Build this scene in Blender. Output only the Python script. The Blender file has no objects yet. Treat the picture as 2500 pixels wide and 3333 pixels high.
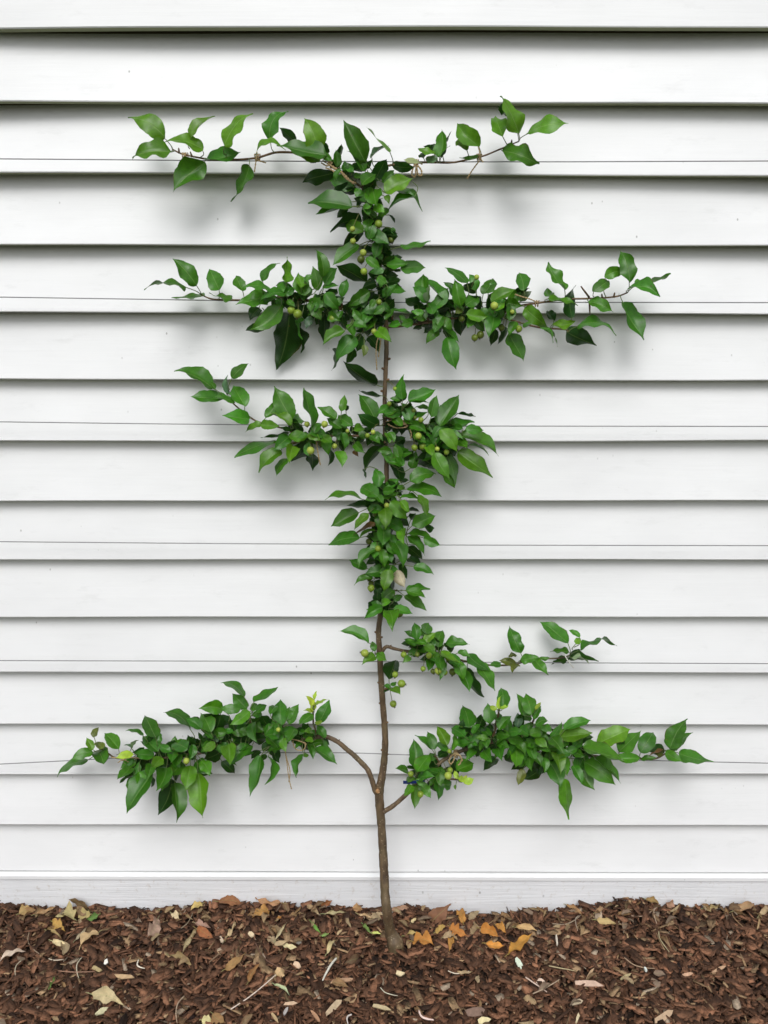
import bpy, math, random
import numpy as np
from mathutils import Vector
random.seed(7)
rng = np.random.default_rng(11)
scene = bpy.context.scene
COL = scene.collection
R = math.radians

# ------------------------------------------------------------------ camera, sky, sun, exposure
F_PX, CX, CY = 2650.0, 1250.0, 1666.5           # focal length and centre of the 2500 x 3333 photograph
PITCH, DIST = R(14.0), 1.814
CAM_H = 1.505
cam_data = bpy.data.cameras.new('camera')
cam_data.sensor_fit = 'VERTICAL'
cam_data.sensor_height = 36.0
cam_data.lens = 36.0 * F_PX / 3333.0
cam_data.clip_start, cam_data.clip_end = 0.02, 500.0
cam = bpy.data.objects.new('camera', cam_data)
COL.objects.link(cam)
cam.location = (0, -DIST, CAM_H)
cam.rotation_euler = (math.pi / 2 - PITCH, 0, 0)
scene.camera = cam

SUN_EL, SUN_AZ = R(50), R(184)
world = bpy.data.worlds.new('World')
scene.world = world
world.use_nodes = True
wn, wl = world.node_tree.nodes, world.node_tree.links
bg = wn['Background']
sky = wn.new('ShaderNodeTexSky')
sky.sky_type = 'NISHITA'
sky.sun_disc = False
sky.sun_elevation, sky.sun_rotation = SUN_EL, SUN_AZ
sky.air_density, sky.dust_density, sky.ozone_density = 1.0, 4.0, 1.0
hs = wn.new('ShaderNodeHueSaturation')           # an overcast sky is nearly grey
hs.inputs['Saturation'].default_value = 0.22
wl.new(sky.outputs[0], hs.inputs['Color'])
wl.new(hs.outputs[0], bg.inputs['Color'])
bg.inputs['Strength'].default_value = 0.12

sun_data = bpy.data.lights.new('sun', 'SUN')
sun_data.energy, sun_data.angle, sun_data.color = 1.4, R(32), (1.0, 0.985, 0.965)
sun = bpy.data.objects.new('sun', sun_data)
COL.objects.link(sun)
sun_dir = Vector((math.sin(SUN_AZ) * math.cos(SUN_EL), math.cos(SUN_AZ) * math.cos(SUN_EL), math.sin(SUN_EL)))
sun.rotation_euler = sun_dir.to_track_quat('Z', 'Y').to_euler()

scene.view_settings.view_transform = 'Standard'
scene.view_settings.look = 'None'
scene.view_settings.exposure = 0.13
scene.view_settings.gamma = 1.0
scene.view_settings.use_curve_mapping = False
scene.render.engine = 'CYCLES'
scene.cycles.use_denoising = True
scene.cycles.adaptive_threshold = 0.02
scene.cycles.max_bounces = 6
scene.cycles.diffuse_bounces = 3
scene.cycles.glossy_bounces = 2
scene.cycles.transmission_bounces = 3

# ------------------------------------------------------------------ helpers
CT, ST = math.cos(PITCH), math.sin(PITCH)
CAM = Vector((0, -DIST, CAM_H))
def ray(px, py):
    u, v = (px - CX) / F_PX, (py - CY) / F_PX
    return Vector((u, CT - v * ST, -ST - v * CT))
def at(px, py, y):
    """the point at depth y (metres, wall face = 0) that the photograph shows at this pixel"""
    d = ray(px, py)
    return CAM + d * ((y + DIST) / d.y)
def mpp(p):
    return (Vector((0, CT, -ST)).dot(p - CAM)) / F_PX
def crop(ox, oy, s):
    return lambda x, y: (ox + x / s, oy + y / s)

def link(o, parent=None):
    COL.objects.link(o)
    if parent is not None:
        o.parent = parent
    return o
def tag(o, label=None, cat=None, group=None, kind=None):
    if label: o['label'] = label
    if cat: o['category'] = cat
    if group: o['group'] = group
    if kind: o['kind'] = kind
    return o
def empty(name, loc=(0, 0, 0)):
    o = bpy.data.objects.new(name, None)
    o.empty_display_size = 0.05
    o.location = loc
    return link(o)

class MB:
    """collects vertices, faces, colours and uv for ONE mesh object"""
    def __init__(self):
        self.v, self.f, self.c, self.uv, self.mi = [], [], [], [], []
    def add(self, vs, fs, col=(1, 1, 1), uvs=None, mi=0):
        n = len(self.v)
        self.v += [tuple(p) for p in vs]
        self.f += [tuple(i + n for i in q) for q in fs]
        self.c += [col] * len(vs) if not isinstance(col, list) else col
        self.uv += uvs if uvs else [(0.5, 0.0)] * len(vs)
        self.mi += [mi] * len(fs)
    def merge(self, o):
        n = len(self.v)
        self.v += o.v; self.c += o.c; self.uv += o.uv; self.mi += o.mi
        self.f += [tuple(i + n for i in q) for q in o.f]
    def build(self, name, mats, parent=None, smooth=True, origin=None):
        me = bpy.data.meshes.new(name)
        org = Vector(origin) if origin is not None else Vector((0, 0, 0))
        vs = [(p[0] - org.x, p[1] - org.y, p[2] - org.z) for p in self.v] if origin is not None else self.v
        me.from_pydata(vs, [], self.f)
        mats = mats if isinstance(mats, (list, tuple)) else [mats]
        for m in mats:
            me.materials.append(m)
        a = me.color_attributes.new('Col', 'FLOAT_COLOR', 'POINT')
        a.data.foreach_set('color', np.array([(c[0], c[1], c[2], 1.0) for c in self.c], dtype=np.float32).ravel())
        ul = me.uv_layers.new(name='UVMap')
        li = np.empty(len(me.loops), dtype=np.int32)
        me.loops.foreach_get('vertex_index', li)
        ul.data.foreach_set('uv', np.array(self.uv, dtype=np.float32)[li].ravel())
        me.polygons.foreach_set('material_index', np.array(self.mi, dtype=np.int32))
        me.polygons.foreach_set('use_smooth', np.full(len(self.f), smooth))
        me.update()
        o = bpy.data.objects.new(name, me)
        o.location = org
        return link(o, parent)

def smooth_path(pts, rad, n=5):
    """Catmull-Rom through points and radii"""
    P = [Vector(p) for p in pts]
    out, ro = [], []
    for i in range(len(P) - 1):
        p0, p1, p2, p3 = P[max(i - 1, 0)], P[i], P[i + 1], P[min(i + 2, len(P) - 1)]
        for k in range(n):
            t = k / n
            out.append(0.5 * ((2 * p1) + (p2 - p0) * t + (2 * p0 - 5 * p1 + 4 * p2 - p3) * t * t + (3 * p1 - p0 - 3 * p2 + p3) * t ** 3))
            ro.append(rad[i] * (1 - t) + rad[i + 1] * t)
    out.append(P[-1]); ro.append(rad[-1])
    return out, ro
def tube(mb, pts, rad, sides=8, col=(1, 1, 1), lump=0.0, mi=0, cap=True):
    vs, fs = [], []
    ref = Vector((0.3, 1, 0.2)).normalized()
    for i, p in enumerate(pts):
        d = (pts[min(i + 1, len(pts) - 1)] - pts[max(i - 1, 0)])
        d = d.normalized() if d.length > 1e-9 else Vector((0, 0, 1))
        a = d.cross(ref)
        if a.length < 1e-4: a = d.cross(Vector((1, 0, 0)))
        a.normalize(); b = d.cross(a)
        for k in range(sides):
            th = 2 * math.pi * k / sides
            r = rad[i] * (1 + lump * (random.random() - 0.5))
            vs.append(p + a * (math.cos(th) * r) + b * (math.sin(th) * r))
    for i in range(len(pts) - 1):
        for k in range(sides):
            k2 = (k + 1) % sides
            fs.append((i * sides + k, i * sides + k2, (i + 1) * sides + k2, (i + 1) * sides + k))
    if cap:
        fs.append(tuple(range(sides - 1, -1, -1)))
        fs.append(tuple((len(pts) - 1) * sides + k for k in range(sides)))
    mb.add(vs, fs, col, mi=mi)

# ------------------------------------------------------------------ materials
def mat(name):
    m = bpy.data.materials.new(name)
    m.use_nodes = True
    nt = m.node_tree
    return m, nt.nodes, nt.links, nt.nodes['Principled BSDF']
def nd(nodes, t, **kw):
    n = nodes.new(t)
    for k, v in kw.items():
        setattr(n, k, v)
    return n
def noise(nodes, links, vec, scale, detail=4, rough=0.55):
    n = nodes.new('ShaderNodeTexNoise')
    n.inputs['Scale'].default_value = scale
    n.inputs['Detail'].default_value = detail
    n.inputs['Roughness'].default_value = rough
    if vec is not None: links.new(vec, n.inputs['Vector'])
    return n
def ramp(nodes, links, fac, stops):
    r = nodes.new('ShaderNodeValToRGB')
    el = r.color_ramp.elements
    while len(el) < len(stops): el.new(0.5)
    for e, (p, c) in zip(el, stops):
        e.position = p
        e.color = (c, c, c, 1) if isinstance(c, (int, float)) else (*c, 1)
    links.new(fac, r.inputs[0])
    return r
def mix(nodes, links, fac, a, b, mode='MIX'):
    m = nodes.new('ShaderNodeMixRGB'); m.blend_type = mode
    for s, v in zip(('Fac', 'Color1', 'Color2'), (fac, a, b)):
        if hasattr(v, 'is_output'): links.new(v, m.inputs[s])
        elif isinstance(v, (int, float)): m.inputs[s].default_value = v
        else: m.inputs[s].default_value = (*v, 1)
    return m.outputs[0]
def mapping(nodes, links, scale, src='Object'):
    tc = nodes.new('ShaderNodeTexCoord')
    mp = nodes.new('ShaderNodeMapping')
    mp.inputs['Scale'].default_value = scale
    links.new(tc.outputs[src], mp.inputs[0])
    return mp.outputs[0]

def paint_mat(name, base, grain, speck):
    m, n, l, b = mat(name)
    long = mapping(n, l, (1.2, 8, 26))
    nz = noise(n, l, long, 5, 6, 0.6)
    soft = noise(n, l, mapping(n, l, (2.2, 2.2, 5)), 1.6, 3)
    colr = ramp(n, l, soft.outputs[0], [(0.3, tuple(c * 0.925 for c in base)), (0.7, base)])
    # small grey flecks of dirt, with soft smudges
    vo = nd(n, 'ShaderNodeTexVoronoi')
    l.new(mapping(n, l, (1.5, 1, 1)), vo.inputs['Vector']); vo.inputs['Scale'].default_value = 15
    gate = noise(n, l, mapping(n, l, (1, 1, 1)), 5, 2)
    f1 = ramp(n, l, vo.outputs['Distance'], [(0.0, 1.0), (speck, 0.7), (speck * 1.7, 0.0)])
    g1 = ramp(n, l, gate.outputs[0], [(0.44, 0.0), (0.58, 0.8)])
    fleck = mix(n, l, 1.0, f1.outputs[0], g1.outputs[0], 'MULTIPLY')
    c2 = mix(n, l, fleck, colr.outputs[0], (0.20, 0.20, 0.19))
    smn = noise(n, l, mapping(n, l, (3, 3, 9)), 3.5, 5, 0.7)
    sm = ramp(n, l, smn.outputs[0], [(0.58, 0.0), (0.78, 0.17)])
    c3 = mix(n, l, sm.outputs[0], c2, (0.36, 0.37, 0.36))
    l.new(c3, b.inputs['Base Color'])
    b.inputs['Roughness'].default_value = 0.5
    b.inputs['Specular IOR Level'].default_value = 0.35
    bp = n.new('ShaderNodeBump'); bp.inputs['Strength'].default_value = grain; bp.inputs['Distance'].default_value = 0.004
    l.new(nz.outputs[0], bp.inputs['Height']); l.new(bp.outputs[0], b.inputs['Normal'])
    return m
M_PAINT = paint_mat('white_paint', (0.80, 0.815, 0.832), 0.10, 0.030)
M_SKIRT = paint_mat('weathered_white_paint', (0.755, 0.772, 0.80), 0.38, 0.045)
_sk = M_SKIRT.node_tree; _kn, _kl = _sk.nodes, _sk.links; _kb = _kn['Principled BSDF']
_src = _kb.inputs['Base Color'].links[0].from_socket
_spn = noise(_kn, _kl, mapping(_kn, _kl, (1, 1, 1)), 55, 6, 0.75)
_spl = ramp(_kn, _kl, _spn.outputs[0], [(0.56, 0.0), (0.68, 0.45)])
_kl.new(mix(_kn, _kl, _spl.outputs[0], _src, (0.42, 0.36, 0.29)), _kb.inputs['Base Color'])
M_SHEATH, _n, _l, _b = mat('building_paper'); _b.inputs['Base Color'].default_value = (0.02, 0.02, 0.018, 1); _b.inputs['Roughness'].default_value = 0.95

M_BARE, _n, _l, _b = mat('bare_wood_slit_shade'); _b.inputs['Base Color'].default_value = (0.11, 0.085, 0.055, 1); _b.inputs['Roughness'].default_value = 0.9  # bare wood, coloured dark to deepen the shade in the slits between boards

M_BUTT = paint_mat('shaded_underside_paint', (0.27, 0.29, 0.17), 0.4, 0.03)  # dark olive colour paints in the shade under each board's lower edge

def leaf_mat(name, rough, trans):
    m, n, l, b = mat(name)
    at_ = nd(n, 'ShaderNodeAttribute', attribute_name='Col')
    uv = n.new('ShaderNodeUVMap')
    sp = n.new('ShaderNodeSeparateXYZ'); l.new(uv.outputs[0], sp.inputs[0])
    def M(op, a, bb=None):
        x = nd(n, 'ShaderNodeMath', operation=op)
        for i, v in enumerate((a, bb)):
            if v is None: continue
            if hasattr(v, 'is_output'): l.new(v, x.inputs[i])
            else: x.inputs[i].default_value = v
        return x.outputs[0]
    au = M('ABSOLUTE', M('SUBTRACT', sp.outputs[0], 0.5))          # 0 at the midrib, 0.5 at the rim
    rib = ramp(n, l, au, [(0.0, 0.7), (0.012, 0.55), (0.032, 0.0)])
    ph = M('SUBTRACT', M('MULTIPLY', sp.outputs[1], 50.0), M('MULTIPLY', au, 34.0))
    vein = ramp(n, l, M('ABSOLUTE', M('SINE', ph)), [(0.0, 1.0), (0.16, 0.0)])
    nz = noise(n, l, mapping(n, l, (1, 1, 1)), 90, 3)
    blot = ramp(n, l, nz.outputs[0], [(0.3, 0.80), (0.7, 1.18)])
    base = mix(n, l, 1.0, at_.outputs['Color'], blot.outputs[0], 'MULTIPLY')
    pale = mix(n, l, 0.42, base, (0.26, 0.38, 0.14))
    c1 = mix(n, l, mix(n, l, 1.0, vein.outputs[0], (0.22, 0.22, 0.22), 'MULTIPLY'), base, pale)
    c2 = mix(n, l, rib.outputs[0], c1, pale)
    big = noise(n, l, mapping(n, l, (1, 1, 1)), 34, 3)
    rim = mix(n, l, 1.0, ramp(n, l, au, [(0.44, 0.0), (0.50, 1.0)]).outputs[0], ramp(n, l, big.outputs[0], [(0.52, 0.0), (0.62, 0.75)]).outputs[0], 'MULTIPLY')
    c2 = mix(n, l, rim, c2, (0.10, 0.055, 0.018))
    sv_ = nd(n, 'ShaderNodeTexVoronoi'); l.new(mapping(n, l, (1, 1, 1)), sv_.inputs['Vector']); sv_.inputs['Scale'].default_value = 75
    spot = mix(n, l, 1.0, ramp(n, l, sv_.outputs['Distance'], [(0.05, 0.8), (0.15, 0.0)]).outputs[0], ramp(n, l, big.outputs[0], [(0.55, 0.0), (0.60, 1.0)]).outputs[0], 'MULTIPLY')
    c2 = mix(n, l, spot, c2, (0.13, 0.085, 0.025))
    l.new(c2, b.inputs['Base Color'])
    b.inputs['Roughness'].default_value = rough
    b.inputs['Specular IOR Level'].default_value = 0.44
    hsum = M('ADD', M('MULTIPLY', vein.outputs[0], -0.5), M('MULTIPLY', rib.outputs[0], -0.8))
    bp = n.new('ShaderNodeBump'); bp.inputs['Strength'].default_value = 0.45; bp.inputs['Distance'].default_value = 0.0012
    l.new(hsum, bp.inputs['Height']); l.new(bp.outputs[0], b.inputs['Normal'])
    tr = n.new('ShaderNodeBsdfTranslucent')
    tcol = mix(n, l, 1.0, c2, (1.7, 1.5, 0.7), 'MULTIPLY'); l.new(tcol, tr.inputs[0])
    ms = n.new('ShaderNodeMixShader'); ms.inputs[0].default_value = trans
    l.new(b.outputs[0], ms.inputs[1]); l.new(tr.outputs[0], ms.inputs[2])
    l.new(ms.outputs[0], n['Material Output'].inputs[0])
    return m
M_LEAF = leaf_mat('apple_leaf', 0.34, 0.24)
M_DRY = leaf_mat('dry_leaf', 0.75, 0.12)

def attr_mat(name, rough, nscale, lo, hi, bump=0.3, stretch=(1, 1, 1)):
    m, n, l, b = mat(name)
    a = nd(n, 'ShaderNodeAttribute', attribute_name='Col')
    nz = noise(n, l, mapping(n, l, stretch), nscale, 5, 0.65)
    r = ramp(n, l, nz.outputs[0], [(0.3, lo), (0.72, hi)])
    l.new(mix(n, l, 1.0, a.outputs['Color'], r.outputs[0], 'MULTIPLY'), b.inputs['Base Color'])
    b.inputs['Roughness'].default_value = rough
    b.inputs['Specular IOR Level'].default_value = 0.3
    bp = n.new('ShaderNodeBump'); bp.inputs['Strength'].default_value = bump; bp.inputs['Distance'].default_value = 0.003
    l.new(nz.outputs[0], bp.inputs['Height']); l.new(bp.outputs[0], b.inputs['Normal'])
    return m
M_CHIP = attr_mat('bark_mulch', 0.8, 160, 0.55, 1.35, 0.6)
M_WOOD = attr_mat('split_wood', 0.75, 120, 0.75, 1.15, 0.4)
M_TWINE = attr_mat('jute_twine', 0.9, 500, 0.7, 1.15, 0.4)
M_APPLE = attr_mat('green_apple', 0.34, 120, 0.85, 1.12, 0.02)
M_WIRE, _n, _l, _b = mat('galvanised_wire')
_b.inputs['Base Color'].default_value = (0.24, 0.245, 0.25, 1); _b.inputs['Metallic'].default_value = 0.7; _b.inputs['Roughness'].default_value = 0.48
M_BLUE, _n, _l, _b = mat('blue_tape'); _b.inputs['Base Color'].default_value = (0.008, 0.022, 0.12, 1); _b.inputs['Roughness'].default_value = 0.4

def bark_mat():
    m, n, l, b = mat('apple_bark')
    a = nd(n, 'ShaderNodeAttribute', attribute_name='Col')
    nz = noise(n, l, mapping(n, l, (1, 1, 0.35)), 70, 6, 0.65)
    band = noise(n, l, mapping(n, l, (1, 1, 1)), 14, 3)
    c = mix(n, l, ramp(n, l, nz.outputs[0], [(0.35, 0.0), (0.68, 1.0)]).outputs[0], (0.050, 0.030, 0.016), (0.160, 0.106, 0.056))
    c = mix(n, l, ramp(n, l, band.outputs[0], [(0.42, 0.0), (0.68, 0.6)]).outputs[0], c, (0.128, 0.104, 0.050))
    vo = nd(n, 'ShaderNodeTexVoronoi'); l.new(mapping(n, l, (1, 1, 1.5)), vo.inputs['Vector']); vo.inputs['Scale'].default_value = 125
    sp = ramp(n, l, vo.outputs['Distance'], [(0.0, 1.0), (0.20, 0.7), (0.30, 0.0)])
    gate = ramp(n, l, noise(n, l, mapping(n, l, (1, 1, 1)), 60, 2).outputs[0], [(0.48, 0.0), (0.56, 0.8)])
    c = mix(n, l, mix(n, l, 1.0, sp.outputs[0], gate.outputs[0], 'MULTIPLY'), c, (0.34, 0.27, 0.17))
    l.new(mix(n, l, 1.0, c, a.outputs['Color'], 'MULTIPLY'), b.inputs['Base Color'])
    b.inputs['Roughness'].default_value = 0.62
    bp = n.new('ShaderNodeBump'); bp.inputs['Strength'].default_value = 0.5; bp.inputs['Distance'].default_value = 0.004
    l.new(nz.outputs[0], bp.inputs['Height']); l.new(bp.outputs[0], b.inputs['Normal'])
    return m
M_BARK = bark_mat()

# ------------------------------------------------------------------ the house wall
# lower edge of each lapped board: pixel rows at the photograph's left edge, centre and right edge
LINES = [(95, 86, 91), (329, 333, 337), (561, 567, 574), (796, 799, 800), (1016, 1019, 1024), (1233, 1239, 1238),
         (1435, 1438, 1434), (1632, 1631, 1630), (1823, 1822, 1823), (2010, 2009, 2010), (2189, 2189, 2191),
         (2358, 2359, 2360), (2522, 2521, 2521), (2685, 2687, 2688), (2836, 2839, 2842)]
EXPO = 0.14
ZL = []
for a, b_, c in LINES:
    ZL.append((at(0, a, 0).z, at(1250, b_, 0).z, at(2500, c, 0).z))
XE = at(2500, 1666, 0).x
above = []
zt = ZL[0]
for k in range(8):
    zt = tuple(z + EXPO for z in zt)
    above.insert(0, (sum(zt) / 3,) * 3)
ALLZ = above + ZL
def zline(k, x):
    a, b_, c = ALLZ[k]
    t = max(-1.3, min(1.3, x / XE))
    return b_ + (c - a) / 2 * t + ((a + c) / 2 - b_) * min(t * t, 1.2)
wall = empty('house_wall', (0, 0.03, 0))
tag(wall, 'white painted wall of lapped horizontal boards above a skirting board', 'wall')
T_BOARD = 0.025
GAPS = {8: (0.008, 0.025, 0.012), 9: (0.020, 0.007, 0.018), 10: (0.021, 0.006, 0.018), 11: (0.014, 0.006, 0.012), 12: (0.010, 0.006, 0.009), 13: (0.006, 0.004, 0.005)}
XS = [-4, -3, -2.2, -1.6] + [(-1.2 + 2.4 * i / 32) for i in range(33)] + [1.6, 2.2, 3, 4]
NB = len(ALLZ)
def gap(k, x):
    a, b_, c = GAPS.get(k, (0.003, 0.002, 0.003))
    t = max(-1, min(1, x / 0.85))
    g = b_ + (c - a) / 2 * t + ((a + c) / 2 - b_) * t * t
    return g + 0.0012 * math.sin(x * 5 + k * 2.1) * (g / 0.006)
for k in range(NB):
    vs, fs = [], []
    prof_n = 9
    wav = random.uniform(0, 6)
    for x in XS:
        z0 = zline(k, x) + 0.0004 * math.sin(x * 9 + wav)
        z1 = (zline(k - 1, x) if k > 0 else z0 + EXPO)
        yt = T_BOARD + (gap(k - 1, x) if k > 0 else 0.003)          # face depth where the next board's edge passes over it
        f = lambda s: 0.0 + yt * s + 0.0006 * math.sin(s * 3 + x * 3 + wav)
        zt1 = z1 + 0.022
        st = (zt1 - z0) / (z1 - z0)
        y_top = yt * st
        prof = [(0.0022, z0), (f(0.012) + 0.0002, z0 + 0.0022), (f(0.33), z0 + (z1 - z0) * 0.33), (f(0.66), z0 + (z1 - z0) * 0.66),
                (f(0.95), z0 + (z1 - z0) * 0.95), (yt * 1.02, z0 + (z1 - z0) * 1.02), (y_top, zt1), (y_top + 0.004, zt1), (T_BOARD, z0 + 0.0003)]
        vs += [(x, y, z) for y, z in prof]
    for i in range(len(XS) - 1):
        for j in range(prof_n):
            j2 = (j + 1) % prof_n
            fs.append((i * prof_n + j, (i + 1) * prof_n + j, (i + 1) * prof_n + j2, i * prof_n + j2))
    fs.append(tuple(range(prof_n))); fs.append(tuple((len(XS) - 1) * prof_n + j for j in range(prof_n - 1, -1, -1)))
    mb = MB(); mb.add(vs, fs)
    mb.mi = [{5: 1, 6: 1, 7: 1, 8: 2}.get(i % prof_n, 0) if i < (len(XS) - 1) * prof_n else 0 for i in range(len(fs))]   # back and hidden lap dark bare wood for black slits; underside has painted shade
    off = Vector((0, 0.03, 0))
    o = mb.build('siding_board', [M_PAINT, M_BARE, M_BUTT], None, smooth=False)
    o.data.transform(__import__('mathutils').Matrix.Translation(-off))
    o.parent = wall
    # bevel-like shading on the small lip only
def boxy(name, x0, x1, prof, m, parent):
    n = len(prof); xs = [x0 + (x1 - x0) * i / 24 for i in range(25)]
    vs, fs = [], []
    for x in xs:
        dz = (ALLZ[-1][2] - ALLZ[-1][0]) / 2 * max(-1.2, min(1.2, x / XE))
        vs += [(x, y, z + dz) for y, z in prof]
    for i in range(24):
        for j in range(n):
            j2 = (j + 1) % n
            fs.append((i * n + j, (i + 1) * n + j, (i + 1) * n + j2, i * n + j2))
    fs.append(tuple(range(n))); fs.append(tuple(24 * n + j for j in range(n - 1, -1, -1)))
    mb = MB(); mb.add(vs, fs)
    o = mb.build(name, m, None, smooth=False)
    o.data.transform(__import__('mathutils').Matrix.Translation((0, -0.03, 0)))
    o.parent = wall
    return o
zb = ALLZ[-1][1]
boxy('drip_cap', -4, 4, [(0.03, zb - 0.0018), (0.0, zb - 0.0025), (-0.0088, zb - 0.0062), (-0.0098, zb - 0.0072), (-0.0095, zb - 0.0165), (0.03, zb - 0.0165)], M_PAINT, wall)
boxy('skirting_board', -4, 4, [(0.03, zb - 0.017), (-0.0045, zb - 0.017), (-0.005, zb - 0.30), (0.03, zb - 0.30)], M_SKIRT, wall)
mb = MB()
mb.add([(-4, 0.075, -0.3), (4, 0.075, -0.3), (4, 0.075, 3.6), (-4, 0.075, 3.6)], [(0, 1, 2, 3)])
o = mb.build('sheathing', M_SHEATH, None, smooth=False); o.data.transform(__import__('mathutils').Matrix.Translation((0, -0.03, 0))); o.parent = wall

# ------------------------------------------------------------------ ground: mulch bed and lawn
WALLLINE = [(-2500, 2945), (0, 2942), (128, 2948), (205, 2957), (430, 2962), (512, 2957), (594, 2952), (717, 2938), (850, 2936), (950, 2946), (1056, 2948),
            (1235, 2958), (1363, 2958), (1415, 2970), (1650, 2978), (1717, 2970), (1855, 2950), (1983, 2937), (2085, 2926), (2137, 2946),
            (2213, 2950), (2393, 2957), (2500, 2943), (5000, 2950)]
WX = np.array([at(p, q, -0.005).x for p, q in WALLLINE]); WZ = np.array([at(p, q, -0.005).z for p, q in WALLLINE])
ZREF = float(np.mean(WZ))
TB = at(1288, 3088, 0)
def plane_at(px, py, z):
    d = ray(px, py); return CAM + d * ((z - CAM_H) / d.z)
TRUNK_BASE = plane_at(1286, 3084, ZREF - 0.012)
def gz(x, y):
    """height of the mulch"""
    d = np.maximum(0, -np.asarray(y) - 0.005)
    hw = np.interp(x, WX, WZ) - ZREF - 0.010
    z = ZREF + hw * np.exp(-d / 0.07) - 0.010 * (1 - np.exp(-d / 0.10))
    z = z + 0.006 * np.sin(np.asarray(x) * 9.1 + 1.3) * np.sin(np.asarray(y) * 12 + 0.4) * (1 - np.exp(-d / 0.05)) + 0.004 * np.sin(np.asarray(x) * 23 + np.asarray(y) * 17)
    r2 = (np.asarray(x) - TRUNK_BASE.x) ** 2 + (np.asarray(y) - TRUNK_BASE.y - 0.02) ** 2
    return z - 0.012 * np.exp(-r2 / 0.0030)
def ground_pt(px, py, up=0.0):
    z = ZREF
    for _ in range(6):
        p = plane_at(px, py, z + up)
        if p.y > -0.012: p = at(px, py, -0.012)
        z = float(gz(p.x, p.y))
        if p.y >= -0.0121: break
    return p
BX, BY0 = 4.0, -1.15
nx, ny = 160, 60
gx = np.linspace(-BX, BX, nx); gy = np.concatenate([np.linspace(-0.0, -0.5, 40), np.linspace(-0.55, BY0, 20)])
GX, GY = np.meshgrid(gx, gy); GZ = gz(GX, GY) - 0.004
mb = MB()
mb.add([(a, b_, c) for a, b_, c in zip(GX.ravel(), GY.ravel(), GZ.ravel())],
       [(j * nx + i, (j + 1) * nx + i, (j + 1) * nx + i + 1, j * nx + i + 1) for j in range(ny - 1) for i in range(nx - 1)], (0.030, 0.018, 0.012))
bed = mb.build('mulch_bed', M_CHIP); tag(bed, kind='structure')
m, n, l, b = mat('lawn')
nz = noise(n, l, mapping(n, l, (1, 1, 1)), 9, 6)
l.new(ramp(n, l, nz.outputs[0], [(0.3, (0.035, 0.042, 0.010)), (0.7, (0.070, 0.080, 0.020))]).outputs[0], b.inputs['Base Color']); b.inputs['Roughness'].default_value = 0.9
mb = MB()
zl = float(gz(0.0, BY0)) - 0.02
mb.add([(-200, -300, zl), (200, -300, zl), (200, BY0, zl), (-200, BY0, zl)], [(0, 1, 2, 3)])
mb.add([(-200, BY0, zl), (-BX, BY0, zl), (-BX, 0.3, zl), (-200, 0.3, zl)], [(0, 1, 2, 3)])
mb.add([(BX, BY0, zl), (200, BY0, zl), (200, 0.3, zl), (BX, 0.3, zl)], [(0, 1, 2, 3)])
tag(mb.build('lawn', m, smooth=False), kind='structure')

# ---- bark chips: thousands as one mass, the 300 largest in view one by one
def chip_batch(N, x0, x1, y0, y1, lmean, amean=0.36):
    x = rng.uniform(x0, x1, N); y = rng.uniform(y0, y1, N)
    y = np.minimum(y, -0.008)
    L = np.clip(rng.lognormal(math.log(lmean), 0.48, N), 0.006, 0.060)
    asp = np.clip(rng.lognormal(math.log(amean), 0.42, N), 0.05, 0.85)
    W = np.clip(L * asp, 0.0018, 0.020); T = rng.uniform(0.0012, 0.0042, N)
    yaw = rng.uniform(0, 2 * np.pi, N); tx = rng.normal(0, 0.30, N); ty = rng.normal(0, 0.22, N)
    lift = rng.uniform(0.0, 0.017, N)
    ang = np.array([0.0, 0.62, 2.35, math.pi, 3.85, 5.55])
    px = np.cos(ang)[None] * (1 + rng.uniform(-0.25, 0.1, (N, 6))); py = np.sin(ang)[None] * 1.25 * (1 + rng.uniform(-0.35, 0.25, (N, 6)))
    px = px * L[:, None] / 2; py = py * W[:, None] / 2
    bend = rng.normal(0, 0.10, (N, 1))
    zt = T[:, None] / 2 + bend * px ** 2 / L[:, None] + rng.normal(0, 0.0006, (N, 6)); zb_ = zt - T[:, None] * rng.uniform(0.7, 1.1, (N, 6))
    X = np.concatenate([px, px * 0.93], 1); Y = np.concatenate([py, py * 0.93], 1); Z = np.concatenate([zt, zb_], 1)
    Z2 = Z + X * np.sin(ty)[:, None] + Y * np.sin(tx)[:, None]
    ca, sa = np.cos(yaw)[:, None], np.sin(yaw)[:, None]
    WXx = x[:, None] + ca * X - sa * Y; WYy = y[:, None] + sa * X + ca * Y
    WYy = np.minimum(WYy, -0.006)
    WZz = (gz(x, y) + lift)[:, None] + Z2
    V = np.stack([WXx, WYy, WZz], 2)
    tone = np.minimum(rng.lognormal(0, 0.52, N), 2.3)
    base = np.array([0.122, 0.059, 0.033])[None] * tone[:, None]
    warm = rng.uniform(0, 1, N)
    base[warm < 0.22] = base[warm < 0.22] * np.array([1.25, 1.22, 1.2])
    tan = warm > 0.90
    base[tan] = np.array([0.34, 0.225, 0.125]) * rng.uniform(0.6, 1.3, (tan.sum(), 1))
    pale = warm > 0.982
    base[pale] = np.array([0.42, 0.33, 0.24]) * rng.uniform(0.7, 1.2, (pale.sum(), 1))
    return V, np.clip(base, 0.008, 0.8), L * W, x, y
CF = [(0, 1, 2), (0, 2, 3), (0, 3, 4), (0, 4, 5)] + [q for k in range(6) for q in ((k, k + 6, (k + 1) % 6), ((k + 1) % 6, k + 6, (k + 1) % 6 + 6))]
CF = np.array(CF, dtype=np.int32)
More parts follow.
